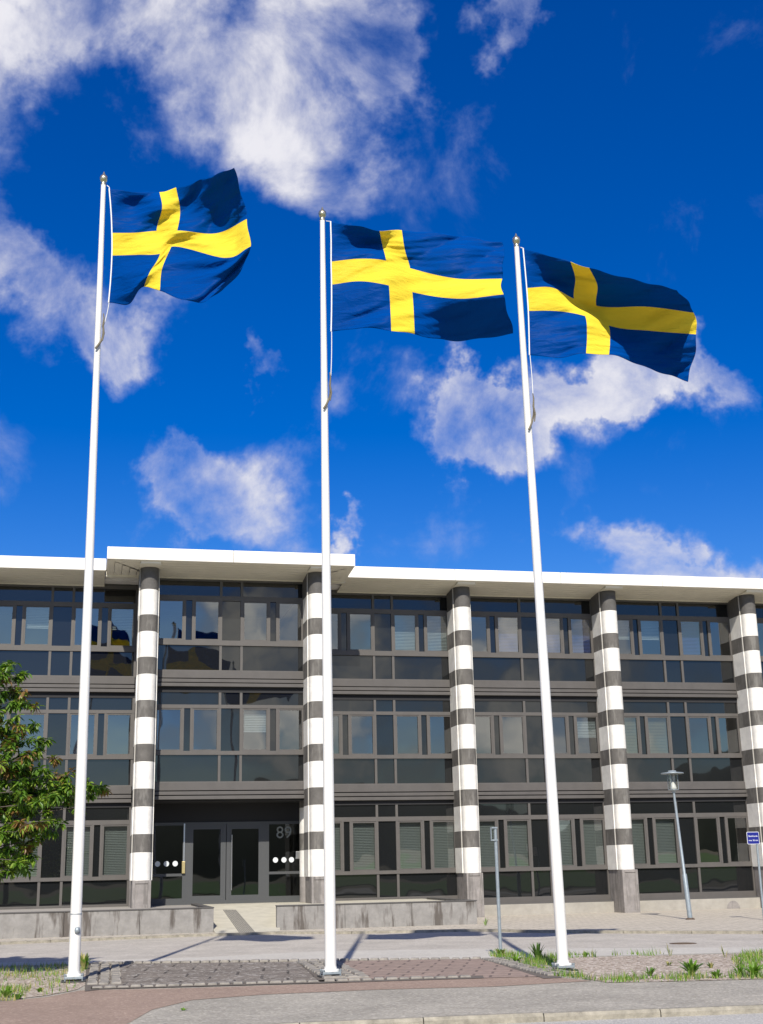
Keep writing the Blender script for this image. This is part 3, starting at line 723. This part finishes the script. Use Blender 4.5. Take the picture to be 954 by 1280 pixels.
def text(s, size, loc, m_, name, parent, rz=0., ext=.002, align='CENTER'):
    cu = bpy.data.curves.new(name, 'FONT'); cu.body = s; cu.size = size; cu.extrude = ext; cu.align_x = align
    o = bpy.data.objects.new(name, cu); COL.objects.link(o); o.rotation_euler = (math.pi/2, 0, rz); o.location = loc
    dg = bpy.context.evaluated_depsgraph_get(); me = bpy.data.meshes.new_from_object(o.evaluated_get(dg)); me.name = name
    o2 = bpy.data.objects.new(name, me); COL.objects.link(o2); o2.matrix_world = o.matrix_world.copy() if False else Matrix.Translation(loc) @ Matrix.Rotation(rz, 4, 'Z') @ Matrix.Rotation(math.pi/2, 4, 'X')
    bpy.data.objects.remove(o); me.materials.clear(); me.materials.append(M[m_])
    return o2
tnum = text('89', .52, (6.22, YD-.03, 2.50), 'dim_num', 'house_number', ent)
tnum.parent = ent
h = MB(); h.box(6.56, 6.68, YD-.3, YD-.2, 1.85, 2.08, 'steel'); bevel(part(h, 'intercom', ent), .01)

# terrace, ramp (setting)
tr = MB(); tr.box(-14, 3.45, WY+.2, 42.0, -.1, .545, 'terrace'); tr.prism([(5.145,WY+.2),(10.7,WY+.2),(10.7,42.0),(5.95,42.0),(5.90,40.9)], -.1, .545, 'ramp'); tr.prism([(3.4505,40.9),(5.9,40.9),(5.95,42.),(3.4505,42.)], -.1, .5449, 'terrace')
tag(tr.build('terrace'), kind='structure')
rp = MB(); rp.add([(3.46,WY-.6,ZW+.003),(5.14,WY-.6,ZW+.003),(5.90,40.9,.548),(3.46,40.9,.548)], [(0,1,2,3)], 'ramp')
rp.add([(3.46,WY-.6,ZW-.05),(3.46,40.9,-.05),(3.46,40.9,.548),(3.46,WY-.6,ZW+.003)], [(0,1,2,3)], 'ramp'); rp.add([(3.46,40.9,.550),(5.90,40.9,.550),(5.94,42.0,.550),(3.46,42.0,.550)], [(0,1,2,3)], 'ramp')
tag(rp.build('ramp'), kind='structure')
def on_ramp(x, y):
    n_ = Vector((0, -(.548-ZW-.003), 40.9-(WY-.6))).normalized(); p0 = Vector((3.36, WY-.6, ZW+.003)); d_ = ray(x, y); o_ = Vector((0,0,CAMZ))
    t = (p0-o_).dot(n_)/d_.dot(n_); return o_+d_*t
gm = MB(); A0, A1, B0, B1 = on_ramp(279,1137.5), on_ramp(295.5,1137.5), on_ramp(299.5,1166.5), on_ramp(320,1165.5)
n_ = 9
for k in range(n_):
    a_, b_ = k/n_, (k+.62)/n_; q = [A0.lerp(A1,a_), A0.lerp(A1,b_), B0.lerp(B1,b_), B0.lerp(B1,a_)]
    up = Vector((0,0,.012)); gm.add([v+up for v in q]+[v-up*.5 for v in q], [(0,3,2,1),(0,1,5,4),(1,2,6,5),(2,3,7,6),(3,0,4,7)], 'mat_grey')
tag(gm.build('tactile_strip'), 'grey ribbed guide strip running diagonally down the entrance ramp', 'guide strip')

# retaining walls
def rwall(x0, x1, endcap, label, ret):
    o = tag(empty('retaining_wall', (x0, WY, ZW)), label, 'wall', 'stained concrete walls in front of the office terrace')
    b = MB(); n_ = max(1, round((x1-x0)/2.0)); w = (x1-x0)/n_
    for i in range(n_): b.box(x0+w*i+.004, x0+w*(i+1)-.004, WY, WY+.19, -.15, .575, 'wall')
    for xr_, s in ret:
        b.box(xr_ if s > 0 else xr_-.18, xr_+.18 if s > 0 else xr_, WY+.2, 41.2 if xr_ < 6 else 40.85, -.15, .575, 'wall')
    q = b.build('wall_panels'); q.parent = o; q.matrix_parent_inverse = Matrix.Translation(-o.location); bevel(q, .006)
    c = MB(); c.box(x0-.01, x1+.01, WY-.02, WY+.21, .577, .602, 'coping')  # coping coloured dark to carry the thin shadow line along the wall top
    for xr_, s in ret: c.box(xr_-.01 if s > 0 else xr_-.19, xr_+.19 if s > 0 else xr_+.01, WY+.212, 41.2 if xr_ < 6 else 40.8, .577, .602, 'coping')
    q = c.build('coping'); q.parent = o; q.matrix_parent_inverse = Matrix.Translation(-o.location)
rwall(-13.9, 3.46, True, 'long stained concrete wall left of the entrance ramp, behind the first flagpole', ((3.45, -1),))
rwall(5.14, 10.72, True, 'shorter concrete wall right of the entrance ramp, behind the middle flagpole', ((10.72, -1),))

# ------------------------------------------------------------------ flagpoles and flags
def natural(xs, ys, x):
    n_ = len(xs); h_ = [xs[i+1]-xs[i] for i in range(n_-1)]
    # finite-difference tangents (monotone-friendly hermite)
    mm = []
    for i in range(n_):
        if i == 0: t = (ys[1]-ys[0])/h_[0]
        elif i == n_-1: t = (ys[-1]-ys[-2])/h_[-1]
        else: t = ((ys[i+1]-ys[i])/h_[i]*h_[i-1]+(ys[i]-ys[i-1])/h_[i-1]*h_[i])/(h_[i]+h_[i-1])
        mm.append(t)
    i = 0
    while i < n_-2 and x > xs[i+1]: i += 1
    u = (x-xs[i])/h_[i]; a_, b_ = ys[i], ys[i+1]
    return ((2*u**3-3*u*u+1)*a_+(u**3-2*u*u+u)*h_[i]*mm[i]+(-2*u**3+3*u*u)*b_+(u**3-u*u)*h_[i]*mm[i+1])
SC = [0, .16, .3125, .4375, .70, 1.]; TR = [0, .2, .4, .6, .8, 1.]
def flag(Yp, ox, oy, k, net, dep, label, seed):
    rnd = random.Random(seed); b = MB(); NS, NT = 128, 80; vs = []
    ph = [rnd.uniform(0, 6.28) for _ in range(6)]
    for j in range(NT+1):
        t = j/NT
        cols = []
        for c in range(6):
            cols.append((natural(TR, [net[r_][c][0] for r_ in range(6)], t), natural(TR, [net[r_][c][1] for r_ in range(6)], t), natural(TR, [dep[r_][c] for r_ in range(6)], t)))
        for i in range(NS+1):
            s = i/NS
            x = natural(SC, [q[0] for q in cols], s); y = natural(SC, [q[1] for q in cols], s); dy = natural(SC, [q[2] for q in cols], s)
            e = min(1, s*5)
            # creases radiating from the hoist corners and flutter towards the fly
            w = .055*(1-2*abs(math.sin(9*(t+.5*s)+4*s*s+ph[0])))*e*(.4+.6*math.sin(3*s+2*t+ph[5])**2) + .018*math.sin(47*(t*.8+.3*s)+3*math.sin(5*s+ph[1])+ph[2])*e
            w += .04*math.sin(17*s-6*t+ph[3])*s*s + .008*math.sin(80*(.35*s+t)+4*math.sin(7*t+ph[4]))*e
            px_ = ox+x*k; py_ = oy+y*k
            if s > .9: px_ += 1.2*math.sin(t*23+ph[5])*(s-.9)*10
            if t > .9 or t < .1: py_ += .8*math.sin(s*31+ph[1])*e*(max(t-.9, .1-t)*10)
            vs.append(atY(px_, py_, Yp-.04+dy+w))
    W_ = NS+1; fy = []; fb_ = []
    for j in range(NT):
        for i in range(NS):
            s = (i+.5)/NS; t = (j+.5)/NT
            q = (j*W_+i, (j+1)*W_+i, (j+1)*W_+i+1, j*W_+i+1)
            (fy if (.3125 < s < .4375 or .4 < t < .6) else fb_).append(q)
    b.v = [tuple(v) for v in vs]; b.mats = ['flag_blue', 'flag_yellow']
    b.f = fb_+fy; b.mi = [0]*len(fb_)+[1]*len(fy); b.sm = [True]*len(b.f)
    top = Vector(vs[0])
    o = b.build('flag', origin=(top.x, top.y, top.z))
    so_ = o.modifiers.new('thickness', 'SOLIDIFY'); so_.thickness = .003
    tag(o, label, 'flag', 'Swedish flags on the three flagpoles')
    # white hoist rope sewn along the flag edge
    h = MB(); h.tube([Vector(vs[j*W_]) + Vector((-.008,0,0)) for j in range(0, NT+1, 4)], .012, 'cord', 6)
    q = h.build('hoist_cord'); q.parent = o; q.matrix_parent_inverse = Matrix.Translation(-o.location)
    return Vector(vs[0]), Vector(vs[NT*W_])
poles_px = [((92,1228),(130,218)), ((413.5,1222),(403,262)), ((704.5,1214),(645,295))]
def flagpole(i, label, knot_px, hoist):
    (bx, by), (tx, ty) = poles_px[i]
    B0_ = atZ(bx, by, 0); T0 = atY(tx, ty, B0_.y); H = T0.z; 
    o = tag(empty('flagpole', B0_), label, 'flagpole', 'white flagpoles in front of the office')
    def ch(mb, name, p=None):
        q = mb.build(name); q.parent = p or o; q.matrix_parent_inverse = Matrix.Translation(-o.location); return q
    P = lambda z: Vector((B0_.x+(T0.x-B0_.x)*z/H, B0_.y, z))
    m_ = MB(); prof = [(.082,0.1),(.082,.25),(.078,3.),(.066,6.5),(.052,9.5),(.040,H-.2)]
    m_.tube([P(z) for r_, z in prof], [r_ for r_, z in prof], 'white_pole', 24); ch(m_, 'pole')
    k = MB(); c = P(H-.2)
    k.lathe((c.x,c.y,c.z), [(.045,0),(.05,.02),(.03,.04),(.05,.06),(.064,.10),(.067,.125),(.058,.16),(.034,.185),(.018,.205),(.012,.235),(.003,.25)], 'gold', 20); ch(k, 'finial')
    f = MB()
    f.box(B0_.x-.17, B0_.x+.17, B0_.y-.15, B0_.y+.15, -.02, .028, 'black')
    f.box(B0_.x-.13, B0_.x+.13, B0_.y-.12, B0_.y+.12, .05, .085, 'galv')
    for sx in (-1,1):
        for sy in (-1,1): f.lathe((B0_.x+sx*.12, B0_.y+sy*.10, .028), [(.014,0),(.014,.06),(.022,.06),(.022,.085)], 'galv', 8)
    f.lathe((B0_.x,B0_.y,.085), [(.125,0),(.125,.025),(.09,.03),(.09,.06)], 'white_pole', 24); bevel(ch(f, 'base_plate'), .004)
    # halyard and rope knot
    ht, hb = hoist; kn_ = atY(*knot_px, B0_.y-.09)
    r_ = MB(); pt = P(H-.22)+Vector((.06,-.03,0))
    r_.tube([pt, (pt+ht)/2+Vector((.01,0,.0)), ht], .007, 'cord', 6)
    nseg = 10; kz = kn_.z
    r_.tube([hb.lerp(Vector((P(kz+.45).x+.09, B0_.y-.06, kz+.45)), q/nseg)+Vector((.008*math.sin(math.pi*q/nseg),0,0)) for q in range(nseg+1)], .007, 'cord', 6)
    ch(r_, 'halyard')
    w = MB(); pts = []
    for q in range(13):
        u = q/12; a_ = -1.9+2.4*u; rr = .075+.004
        c = P(kz+.02+.34*u); pts.append((c.x+rr*math.cos(a_)*1.1, c.y-abs(rr*math.sin(a_+.6))-.02, c.z+.06*u*u))
    w.tube(pts, .017, 'rope', 6)
    e = pts[-1]; w.tube([e, (e[0]+.012,e[1],e[2]+.14), (e[0]+.0,e[1],e[2]+.22)], [.017,.012,.008], 'rope', 6)
    w.tube([e, (e[0]+.02,e[1]-.01,e[2]-.13), (e[0]-.0,e[1]-.01,e[2]-.26)], [.016,.014,.01], 'rope', 6)
    ch(w, 'rope_loop')
    if i == 0:
        c = atY(91.5+6, 1163, B0_.y-.07); cl = MB(); cl.lathe((c.x-.01, c.y, c.z-.05), [(.0,0),(.035,.01),(.042,.05),(.035,.09),(.0,.1)], 'galv', 12)
        ch(cl, 'cleat'); cl = MB(); c2 = P(c.z+.22); cl.lathe((c2.x,c2.y,c2.z), [(.085,0),(.085,.012)], 'galv', 24); ch(cl, 'collar')
    return o
Yp = [atZ(*p[0], 0).y for p in poles_px]
K1 = .2306; K2 = .2935
net1 = [[(118,155),(255,172),(388,172),(478,152),(640,98),(790,42)],
        [(128,275),(268,270),(402,262),(500,272),(660,232),(832,180)],
        [(133,395),(255,394),(372,384),(484,382),(690,398),(862,320)],
        [(133,518),(262,514),(390,508),(452,470),(740,530),(878,468)],
        [(126,650),(235,655),(335,608),(402,590),(650,655),(835,590)],
        [(115,773),(225,778),(303,685),(390,712),(590,772),(735,705)]]
dep1 = [[0,-.10,-.10,-.30,-1.10,-1.70],
        [0,.06,-.35,-.30,-.75,-1.30],
        [0,-.14,-.12,-.48,-.62,-1.15],
        [0,-.20,-.42,-.36,-1.00,-1.35],
        [0,-.30,-.50,-.50,-.85,-1.05],
        [0,-.06,-.35,-.62,-.95,-.70]]
net2 = [[(116,92),(220,110),(322,130),(417,130),(640,148),(848,182)],
        [(118,176),(228,184),(334,192),(430,212),(650,228),(852,262)],
        [(118,262),(236,250),(350,258),(452,290),(640,333),(842,335)],
        [(120,360),(242,346),(362,364),(462,392),(650,420),(848,402)],
        [(120,460),(245,460),(368,460),(468,480),(650,515),(872,488)],
        [(118,560),(245,546),(372,555),(472,573),(645,600),(893,570)]]
dep2 = [[0,-.22,-.25,.10,.05,-.15],
        [0,.04,.10,.10,-.12,-.32],
        [0,-.05,-.16,.12,-.22,-.42],
        [0,-.14,-.26,-.06,-.45,-.68],
        [0,-.18,-.34,-.22,.02,-.15],
        [0,-.22,-.42,-.34,.50,.42]]
net3 = [[(118,105),(218,132),(318,162),(398,188),(590,238),(770,280)],
        [(126,190),(235,212),(338,232),(432,262),(625,300),(815,328)],
        [(133,272),(240,271),(333,318),(428,348),(640,352),(843,378)],
        [(140,370),(262,371),(380,392),(480,432),(660,455),(856,470)],
        [(143,465),(265,470),(388,470),(486,500),(670,535),(842,572)],
        [(145,558),(265,568),(384,552),(482,557),(650,615),(815,670)]]
dep3 = [[0,-.30,-.40,-.52,-.85,-.95],
        [0,.02,-.02,-.12,-.42,-.52],
        [0,.06,.20,.20,.0,-.15],
        [0,-.05,-.10,.26,.26,.12],
        [0,-.12,-.24,.0,.42,.30],
        [0,-.2,-.36,-.22,.52,.50]]
labs = ['blue and yellow cross flag with curled fly end, on the left flagpole',
        'blue and yellow cross flag flying almost flat, on the middle flagpole',
        'blue and yellow cross flag sloping down to the right, on the right flagpole']
h0 = flag(Yp[0]-.10, 110, 200, K1, net1, dep1, labs[0], 3)
h1 = flag(Yp[1]-.10, 380, 250, K2, net2, dep2, labs[1], 5)
h2 = flag(Yp[2]-.10, 620, 280, K2, net3, dep3, labs[2], 9)
flagpole(0, 'white flagpole at left beside the leafy tree, round knob on top', (120,437), h0)
flagpole(1, 'white flagpole in the middle between the cobbles, in front of the entrance', (401.5,512), h1)
flagpole(2, 'white flagpole at right on the edge of the grassy gravel bed', (652.5,538), h2)

# ------------------------------------------------------------------ street lamp, posts, sign, covers
def child(mb, name, o):
    q = mb.build(name); q.parent = o; q.matrix_parent_inverse = Matrix.Translation(-o.location); return q
lb = atZ(863, 1149.5, ZW); yl = lb.y; tp = atY(838, 957, yl); Hl = tp.z-ZW
o = tag(empty('street_lamp', lb), 'slim galvanised street lamp with flat disc hat on the sidewalk', 'street lamp')
def LP(z): return (lb.x+(tp.x-lb.x)*(z-ZW)/Hl, yl, z)
b = MB(); b.tube([LP(ZW-.05), LP(1.15), LP(1.2), LP(3.40)], [.068,.066,.042,.034], 'galv', 16); child(b, 'post', o)
b = MB(); b.lathe((lb.x,lb.y,ZW), [(.13,0),(.12,.03),(.07,.05)], 'manhole', 16); child(b, 'base_flange', o)
c = LP(3.45); b = MB(); b.lathe(c, [(.05,-.06),(.06,0),(.15,.02),(.15,.035),(.05,.04)], 'galv', 20)
for k in range(4):
    a_ = math.pi/4+k*math.pi/2; b.tube([(c[0]+.15*math.cos(a_),c[1]+.15*math.sin(a_),c[2]+.02),(c[0]+.15*math.cos(a_),c[1]+.15*math.sin(a_),c[2]+.47)], .008, 'galv', 6)
child(b, 'cage', o)
b = MB(); b.lathe(c, [(.13,.04),(.135,.2),(.14,.45)], 'lampglass', 24); child(b, 'glass', o)
b = MB(); b.lathe(c, [(.09,.05),(.095,.09),(.07,.16),(.035,.22),(.02,.26)], 'bulb', 16); child(b, 'bulb', o)
b = MB(); b.lathe((c[0],c[1],c[2]+.47), [(.32,0),(.325,.012),(.31,.028),(.12,.05),(.11,.09),(.0,.10)], 'galv', 32); child(b, 'hat', o)
# bare post by the grass
pb = atZ(626, 1192, 0); pt_ = atY(619, 1034, pb.y)
o = tag(empty('signpost', pb), 'thin galvanised post with empty bracket standing in the grass', 'post')
b = MB(); b.tube([pb+Vector((0,0,-.05)), pt_], .030, 'galv', 14); child(b, 'post', o)
b = MB(); b.box(pt_.x-.090, pt_.x-.078, pt_.y-.02, pt_.y+.02, pt_.z-.24, pt_.z+.0, 'galv')
for z in (-.225, -.01): b.box(pt_.x-.078, pt_.x+.03, pt_.y-.045, pt_.y-.03, pt_.z+z-.012, pt_.z+z+.012, 'galv'); b.lathe((pt_.x,pt_.y,pt_.z+z-.014), [(.036,0),(.036,.028)], 'galv', 14)
child(b, 'bracket', o)
# blue visitor sign
ys = 33.0; c = atY(941.5, 1047.5, ys); kx = ys*1.0/F
hw_, hh_ = 8.6*kx/.97, 7.8*kx*1.02
o = tag(empty('parking_sign', (c.x+.12, ys+.04, ZW)), 'small blue visitor parking sign on a thin post at the right edge', 'sign')
b = MB(); b.tube([(c.x+.12,ys+.045,ZW-.05),(c.x+.12,ys+.045,c.z+hh_)], .03, 'galv', 12); child(b, 'post', o)
def rrect(b, w, h_, r_, y, m_, th=.003):
    pts = []
    for qx, qz, a0 in ((1,1,0),(-1,1,90),(-1,-1,180),(1,-1,270)):
        for k in range(5):
            a_ = R_(a0+22.5*k); pts.append((c.x+qx*(w-r_)+r_*math.cos(a_), c.z+qz*(h_-r_)+r_*math.sin(a_)))
    n_ = len(pts); b.add([(x,y,z) for x,z in pts]+[(x,y+th,z) for x,z in pts], [tuple(range(n_)), tuple(range(n_,2*n_))[::-1]]+[(k,(k+1)%n_,n_+(k+1)%n_,n_+k) for k in range(n_)], m_)
b = MB(); rrect(b, hw_, hh_, .03, ys, 'sign_white', .004); rrect(b, hw_-.012, hh_-.012, .022, ys-.0035, 'sign_blue', .003); pl = child(b, 'sign_plate', o)
for s, dz, sz in (('Besökande', .03, .062), ('max 30 min', -.08, .060)):
    tt = text(s, sz, (c.x, ys-.006, c.z+dz), 'sign_white', 'lettering', None); tt.parent = pl
# drain covers
for (x, y), z, r_, lab in (((854,1179.5), ZR, .27, 'rusty round drain cover sunk in the far road below the street lamp'), ((645,1143.5), ZW, .30, 'rusty round manhole cover in the sidewalk behind the thin post')):
    p = atZ(x, y, z); b = MB(); b.lathe((p.x,p.y,z), [(r_,.0),(r_,.008),(r_-.03,.010),(r_-.035,.006),(.0,.006)], 'manhole', 28)
    for k in range(-3,4): 
        l_ = math.sqrt(max(.001, (r_-.06)**2-(k*.06)**2)); b.box(p.x-l_, p.x+l_, p.y+k*.06-.012, p.y+k*.06+.012, z+.004, z+.012, 'manhole')
    q = b.build('drain_cover'); tag(q, lab, 'manhole cover')

# ------------------------------------------------------------------ grass and weeds
def blade(b, p, h_, w, lean, m_, az=None):
    a_ = random.uniform(0, 6.28) if az is None else az; dx, dy = math.cos(a_), math.sin(a_); px_, py_ = -dy*w/2, dx*w/2
    v = [(p.x-px_,p.y-py_,p.z),(p.x+px_,p.y+py_,p.z)]
    for t in (.5, 1.):
        o_ = lean*h_*t*t; ww = 1-t*.95
        q = (p.x+dx*o_, p.y+dy*o_, p.z+h_*t*(1-.3*lean*t))
        v += [(q[0]-px_*ww,q[1]-py_*ww,q[2]),(q[0]+px_*ww,q[1]+py_*ww,q[2])]
    b.add(v, [(0,1,3,2),(2,3,5,4)], m_)
def grass(name, polys, dens, hr, mats, z=.006):
    b = MB()
    for poly, dn in polys:
        P_ = zs(poly, z); xs = [p.x for p in P_]; ys_ = [p.y for p in P_]
        area = (max(xs)-min(xs))*(max(ys_)-min(ys_))
        for _ in range(int(area*dens*dn)):
            x, y = random.uniform(min(xs), max(xs)), random.uniform(min(ys_), max(ys_))
            ins = False; j = len(P_)-1
            for i in range(len(P_)):
                if (P_[i].y > y) != (P_[j].y > y) and x < (P_[j].x-P_[i].x)*(y-P_[i].y)/(P_[j].y-P_[i].y)+P_[i].x: ins = not ins
                j = i
            if not ins: continue
            cl = math.sin(x*5.1+y*3)*math.sin(y*6.7-x*2)+random.uniform(-.5,.5)
            if cl < -.25: continue
            blade(b, Vector((x,y,z)), random.uniform(*hr)*(1+.3*cl), random.uniform(.008,.018), random.uniform(.1,.9), random.choice(mats))
    o = b.build(name); tag(o, kind='stuff'); return o
g_ = grass('grass', [([(612,1190),(640,1193),(700,1196.5),(700,1215),(680,1213),(640,1204),(610,1195)], 1.0),
                ([(640,1204),(690,1214),(720,1221),(760,1227),(700,1222)], 1.),
                ([(700,1194),(745,1193),(745,1197),(700,1198)], .8), ([(765,1193),(830,1192),(830,1195),(765,1195.5)], .35),
                ([(715,1219),(760,1223),(840,1221),(954,1217),(1100,1214),(1100,1219),(954,1223.5),(840,1227),(745,1228.5)], .9),
                ([(912,1197),(954,1189),(1150,1186),(1150,1212),(954,1214),(920,1210)], .55)], 700, (.04,.12), ['g1','g1','g1','g2','g3'])
tag(g_, 'fresh green grass along the edges of the right gravel bed', 'grass')
g2_ = grass('grass', [([(-200,1218),(0,1209),(112,1205),(108,1216),(60,1222),(0,1228),(-200,1240)], .5), ([(-200,1240),(0,1233),(40,1235),(30,1250),(0,1252),(-200,1262)], .8), ([(40,1225),(100,1220),(95,1238),(50,1245)], .25)], 500, (.04,.12), ['g1','g3','g3','g2','g1'])
tag(g2_, 'patchy dry and green grass on the left gravel bed under the tree', 'grass')
def weed(px_, py_, h_, n_, w, m_, lab, name='weed', spread=.9, z=.006):
    p = atZ(px_, py_, z); b = MB()
    for k in range(n_):
        a_ = random.uniform(0, 6.28); l_ = h_*random.uniform(.6,1.15); le = random.uniform(.15, spread)
        dx, dy = math.cos(a_), math.sin(a_); q0 = Vector((p.x+dx*.02,p.y+dy*.02,z)); W_ = w*random.uniform(.7,1.2); vs = []
        for t, ww in ((0,.3),(.3,.8),(.6,1.),(.85,.6),(1.,.05)):
            r_ = l_*le*t*(.6+.6*t); zz = l_*t*(1.05-.5*le*t)
            c_ = Vector((q0.x+dx*r_, q0.y+dy*r_, z+zz)); vs += [c_+Vector((-dy,dx,0))*W_/2*ww, c_+Vector((dy,-dx,0))*W_/2*ww]
        b.add(vs, [(2*i,2*i+1,2*i+3,2*i+2) for i in range(4)], random.choice(m_))
    o = b.build(name, origin=p); tag(o, lab, 'weed', 'weeds growing in and around the gravel beds'); return o
weed(865,1219,.22,34,.045,['g1','g1','g2'],'large leafy green weed at the front of the gravel, right of centre','weed')
weed(896,1222,.12,22,.035,['g1','g2'],'small low green weed between the two big weeds at the gravel front')
weed(925,1220,.15,26,.03,['g1','g1','g2'],'bushy grassy weed at the gravel front near the right edge')
weed(943,1221,.2,34,.04,['g1','g1'],'bright green weed clump at the far right of the gravel bed')
weed(836,1207,.10,18,.02,['g2','g3'],'thin brownish weed in the middle of the right gravel bed')
weed(889,1210,.10,16,.02,['g2','g3'],'sparse brownish weed in the gravel behind the large leafy weed')
weed(813,1220,.12,24,.03,['g1','g2'],'low green weed at the gravel front left of the large leafy weed')
weed(672,1200,.27,40,.03,['g2','g2','g1'],'dark upright weed in the grass left of the right flagpole',spread=.5)
weed(626,1195,.14,26,.045,['g1','g3'],'leafy weed round the foot of the thin post')
weed(646,1203,.13,22,.04,['g1','g1'],'bright leafy weed on the cobble edge right of the thin post')
weed(732,1196,.09,20,.02,['g1','g2'],'small tuft at the back of the gravel right of the flagpole')
weed(105,1212,.26,40,.03,['g1','g2','g3'],'tall green weed right of the left flagpole foot',spread=.5)
weed(8,1247,.14,34,.035,['g1','g1'],'bright weed clump at the far left front corner')
weed(22,1249,.08,20,.035,['g2','g1'],'small dark weed right of the left corner clump')
weed(50,1240,.07,20,.03,['g3','g1'],'dry yellowish weed in the left gravel before the flagpole')
weed(607,1157,.22,12,.02,['g2','g1'],'thin weed at the end of the concrete wall',z=ZW,spread=.4)
weed(838,1195,.2,9,.012,['g3','g2'],'wispy dry stalk at the back of the right gravel bed',spread=.3)
weed(907,1197,.2,9,.014,['g3','g2'],'wispy stalk beside the gutter near the right edge',spread=.4)
weed(230,1263,.03,16,.02,['g2','g1'],'tiny tuft growing from a crack in the grey asphalt path',spread=1.)

# ------------------------------------------------------------------ leafy tree at the left edge
def tree():
    TY = 21.6; base = Vector((-3.2, TY+.2, 0))
    o = tag(empty('leafy_tree', base), 'leafy tree with green and bronze leaves at the left edge', 'tree')
    rnd = random.Random(11); tr_ = MB(); cr = MB()
    ctr = Vector((-3.0, TY, 3.5))
    trunk = [base+Vector((0,0,-.1)), base+Vector((.03,0,.6)), base+Vector((.0,-.05,1.3)), base+Vector((.08,-.1,2.2)), base+Vector((.1,-.1,3.2)), base+Vector((.15,-.1,4.2))]
    tr_.tube(trunk, [.11,.095,.085,.07,.05,.02], 'bark', 10)
    tips = []
    def P(x, y, dy=0.): return atY(x, y, TY+dy)
    for px_, py_, dy in ((-8,832,.3),(8,850,-.5),(18,848,.0),(5,880,-.6),(15,930,-.2),(45,960,-.5),(5,960,-.9),(70,990,.3),(25,1010,-.3),(128,984,.0),(60,1040,.3),(30,1085,.0),(0,1050,-.4),(5,838,-.2),(22,865,.1),(30,880,-.5),(12,905,-.7),(40,915,.2),(52,925,-.3),(30,950,-.8),(60,948,.2),(20,990,-.9),(60,975,-.4),(85,970,-.1),(112,985,-.2),(122,988,-.25),(100,995,.1),(75,1000,-.5),(90,1010,-.1),
                         (45,1005,-.9),(65,1025,-.5),(40,1030,-.8),(20,1040,-1),(50,1048,-.4),(35,1065,-.6),(15,1075,-.9),(5,1088,-.7),(45,1040,.3),(-15,850,0),(-20,1000,-1.1),(-30,1060,-.8),(-25,930,-1.)):
        tips.append((P(px_, py_, dy), 1))
    for _ in range(210):
        a_ = rnd.uniform(0, 6.28); ph_ = rnd.uniform(-1,1); r_ = 1.65*rnd.uniform(.6,1.0); zz = ctr.z+ph_*1.5
        rr = r_*math.sqrt(max(0,1-ph_*ph_*.8)); q = Vector((ctr.x+rr*math.cos(a_), ctr.y+rr*math.sin(a_), zz))
        if q.x > -1.45: continue
        tips.append((q, 0))
    def leaf(p, dirv, L_, w, m_):
        side = dirv.cross(Vector((rnd.uniform(-.4,.4), rnd.uniform(-.4,.4), 1))).normalized(); nrm = side.cross(dirv).normalized()
        a0 = p; a1 = p+dirv*L_*.35; a2 = p+dirv*L_*.7-nrm*L_*.04+Vector((0,0,-.05*L_)); a3 = p+dirv*L_+Vector((0,0,-.16*L_))
        up = nrm*w*.22
        cr.add([a0, a1, a2, a3, a1+side*w*.5+up, a2+side*w*.38+up, a1-side*w*.5+up, a2-side*w*.38+up],
               [(0,1,4),(1,2,5,4),(2,3,5),(0,6,1),(1,6,7,2),(2,7,3)], m_)
    for tip, fr in tips:
        z0 = max(1.3, min(3.6, tip.z-.5-.3*rnd.random())); f_ = (z0)/4.2
        s0 = trunk[0].lerp(trunk[-1], f_); s0 = Vector((base.x+.1, base.y-.05, z0))
        mid = s0.lerp(tip, .5)+Vector((rnd.uniform(-.15,.15), rnd.uniform(-.15,.15), rnd.uniform(.0,.25)))
        pts_ = [s0, s0.lerp(mid,.5)+Vector((0,0,.04)), mid, mid.lerp(tip,.5)+Vector((0,0,.05)), tip]
        tr_.tube(pts_, [.028,.02,.014,.009,.004], 'bark', 5)
        for c_ in range(9):      # twigs carrying drooping leaf clusters
            u = 1-.6*(c_/9)*rnd.uniform(.7,1.1); k = min(3, int(u*4)); bp_ = pts_[k].lerp(pts_[k+1], u*4-k)
            dv = (tip-s0).normalized()*.6+Vector((rnd.uniform(-1,1), rnd.uniform(-1,1), rnd.uniform(-.5,.7)))
            ln = rnd.uniform(.16,.42)*(.6 if c_ == 0 else 1); te = bp_+dv.normalized()*ln
            tr_.tube([bp_, bp_.lerp(te,.5)+Vector((0,0,.02)), te], [.006,.004,.002], 'bark', 4)
            bronze = rnd.random() < (.22 if te.z > 2.2 else .1)
            for q in range(rnd.randint(26,38)):
                lp = bp_.lerp(te, rnd.uniform(.35,1.)); ld = Vector((rnd.uniform(-1,1), rnd.uniform(-1,1), rnd.uniform(-1.1,.35))).normalized()
                m_ = rnd.choice(['l3','l3','l2']) if bronze else rnd.choice(['l1','l1','l2','l2','l4','l1'])
                leaf(lp+ld*.015, ld, rnd.uniform(.09,.145), rnd.uniform(.038,.056), m_)
    child(tr_, 'trunk', o); child(cr, 'crown', o)
tree()
